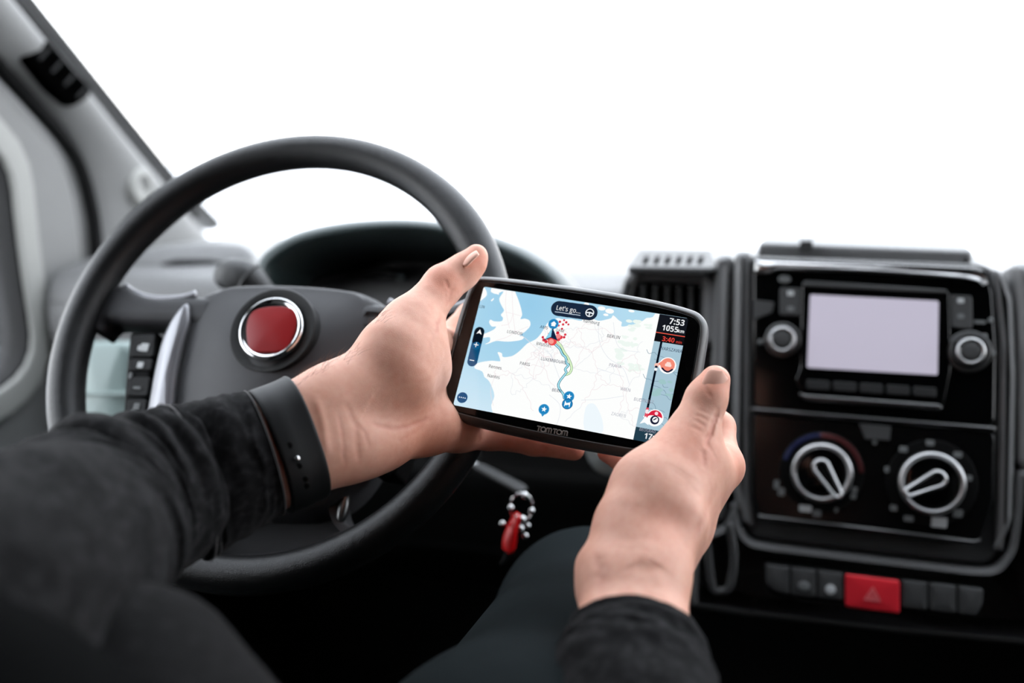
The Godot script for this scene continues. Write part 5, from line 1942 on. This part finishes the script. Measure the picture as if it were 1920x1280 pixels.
	var cu := obj("jacket_cuff", cuff, M.denim, who, "turned-back denim cuff at the wristband")
	obj("stitching", stitches(cuff, n, 23, 0, n, 0.0007), M.thread, cu)
	obj("stitching", stitches(cuff, n, 26, 0, n, 0.0007), M.thread, cu)
	obj("stitching", stitches(cuff, n, 1, 0, n, 0.0006), M.thread, cu)
	var rs := sleeve([[1186, 1196, 0.552, 38.5, 33], [1188, 1240, 0.538, 42, 36], [1188, 1300, 0.52, 45, 40], [1188, 1450, 0.48, 50, 46], [1170, 1750, 0.41, 58, 58]], n, 7, [[0.4, 1.8, 3, 0.1, 1.0, 2.0]], 0.003, 35, 0.0024, [[0.0, 2.0, 0.02]])
	obj("jacket_sleeve", rs, M.denim, who, "black denim sleeve at the right")
	var front := blob([[P(-100, 1650, 0.36), P(150, 1900, 0.33), 0.07, 0.09, 0.05], [P(100, 1640, 0.385), P(700, 2000, 0.36), 0.065, 0.08, 0.05], [P(-320, 1500, 0.34), P(-200, 1900, 0.32), 0.08, 0.09, 0.05]], 0.009)
	relax(front, 2)
	obj("shirt", front, M.dark_cloth, who, "black shirt, close to the camera at the lower left")
	var flap := blob([[P(225, 1340, 0.45), P(420, 1800, 0.38), 0.06, 0.08, 0.05]], 0.008)
	relax(flap, 2)
	flap.col.resize(flap.v.size())
	flap.col.fill(Color(0.5, 0.5, 0.5))
	obj("jacket_front", flap, M.denim, who)
	# trousers: hips out of view, the right thigh and knee, the left leg in the dark footwell
	var legs := blob([[P(1105, 1165, 0.84), P(958, 1560, 0.52), 0.073, 0.083, 0.05], [P(1105, 1165, 0.84), P(1060, 1900, 1.15), 0.066, 0.05, 0.04], [P(280, 1560, 0.82), P(420, 1900, 0.52), 0.07, 0.085, 0.05], [P(280, 1560, 0.82), P(420, 2100, 1.1), 0.06, 0.05, 0.04], [P(958, 1560, 0.52), P(760, 2000, 0.42), 0.083, 0.1, 0.05], [P(420, 1900, 0.52), P(700, 2000, 0.42), 0.085, 0.1, 0.05]], 0.008)
	relax(legs, 2)
	look(legs)
	for c in [[[878, 1156, 930, 1132, 985, 1108], 7.0, 3.0], [[830, 1250, 930, 1225, 1020, 1196], 7.0, 2.6], [[905, 1120, 960, 1090, 1020, 1075], 9.0, -1.5]]:
		crease(legs, vv(c[0]), c[1], c[2])
	obj("trousers", legs, M.trousers, who)

	# fitness band round the left wrist
	var band := thing("wristband", Transform3D(), "matt black rubber wristband with a row of holes, beside the denim cuff", "wristband")
	var strap := hugging(left_skin, [[493, 849, 0.648], [517, 840.5, 0.652], [541, 832, 0.656], [565, 823, 0.660]], 64, 0.0011, 0.0015)
	obj("strap", strap, M.band, band)
	for k in 5:
		var c := outermost(strap.v, [545, 557, 566, 573, 580][k], [832, 855, 873, 892, 910][k])
		var g := Geo.new()
		if k == 1:
			g.sphere(c, 0.0021, 10)
			obj("metal_stud", g, M.chrome, band)
		else:
			var zz := (c - P(545, 835, 0.657)).normalized()
			g.lathe([Vector2(0.0, 0.00025), Vector2(0.0016, 0.00025), Vector2(0.0021, 0.0), Vector2(0.0021, -0.0006)], 16, Transform3D(Basis.looking_at(-zz), c))
			obj("strap_hole", g, M.black, band)
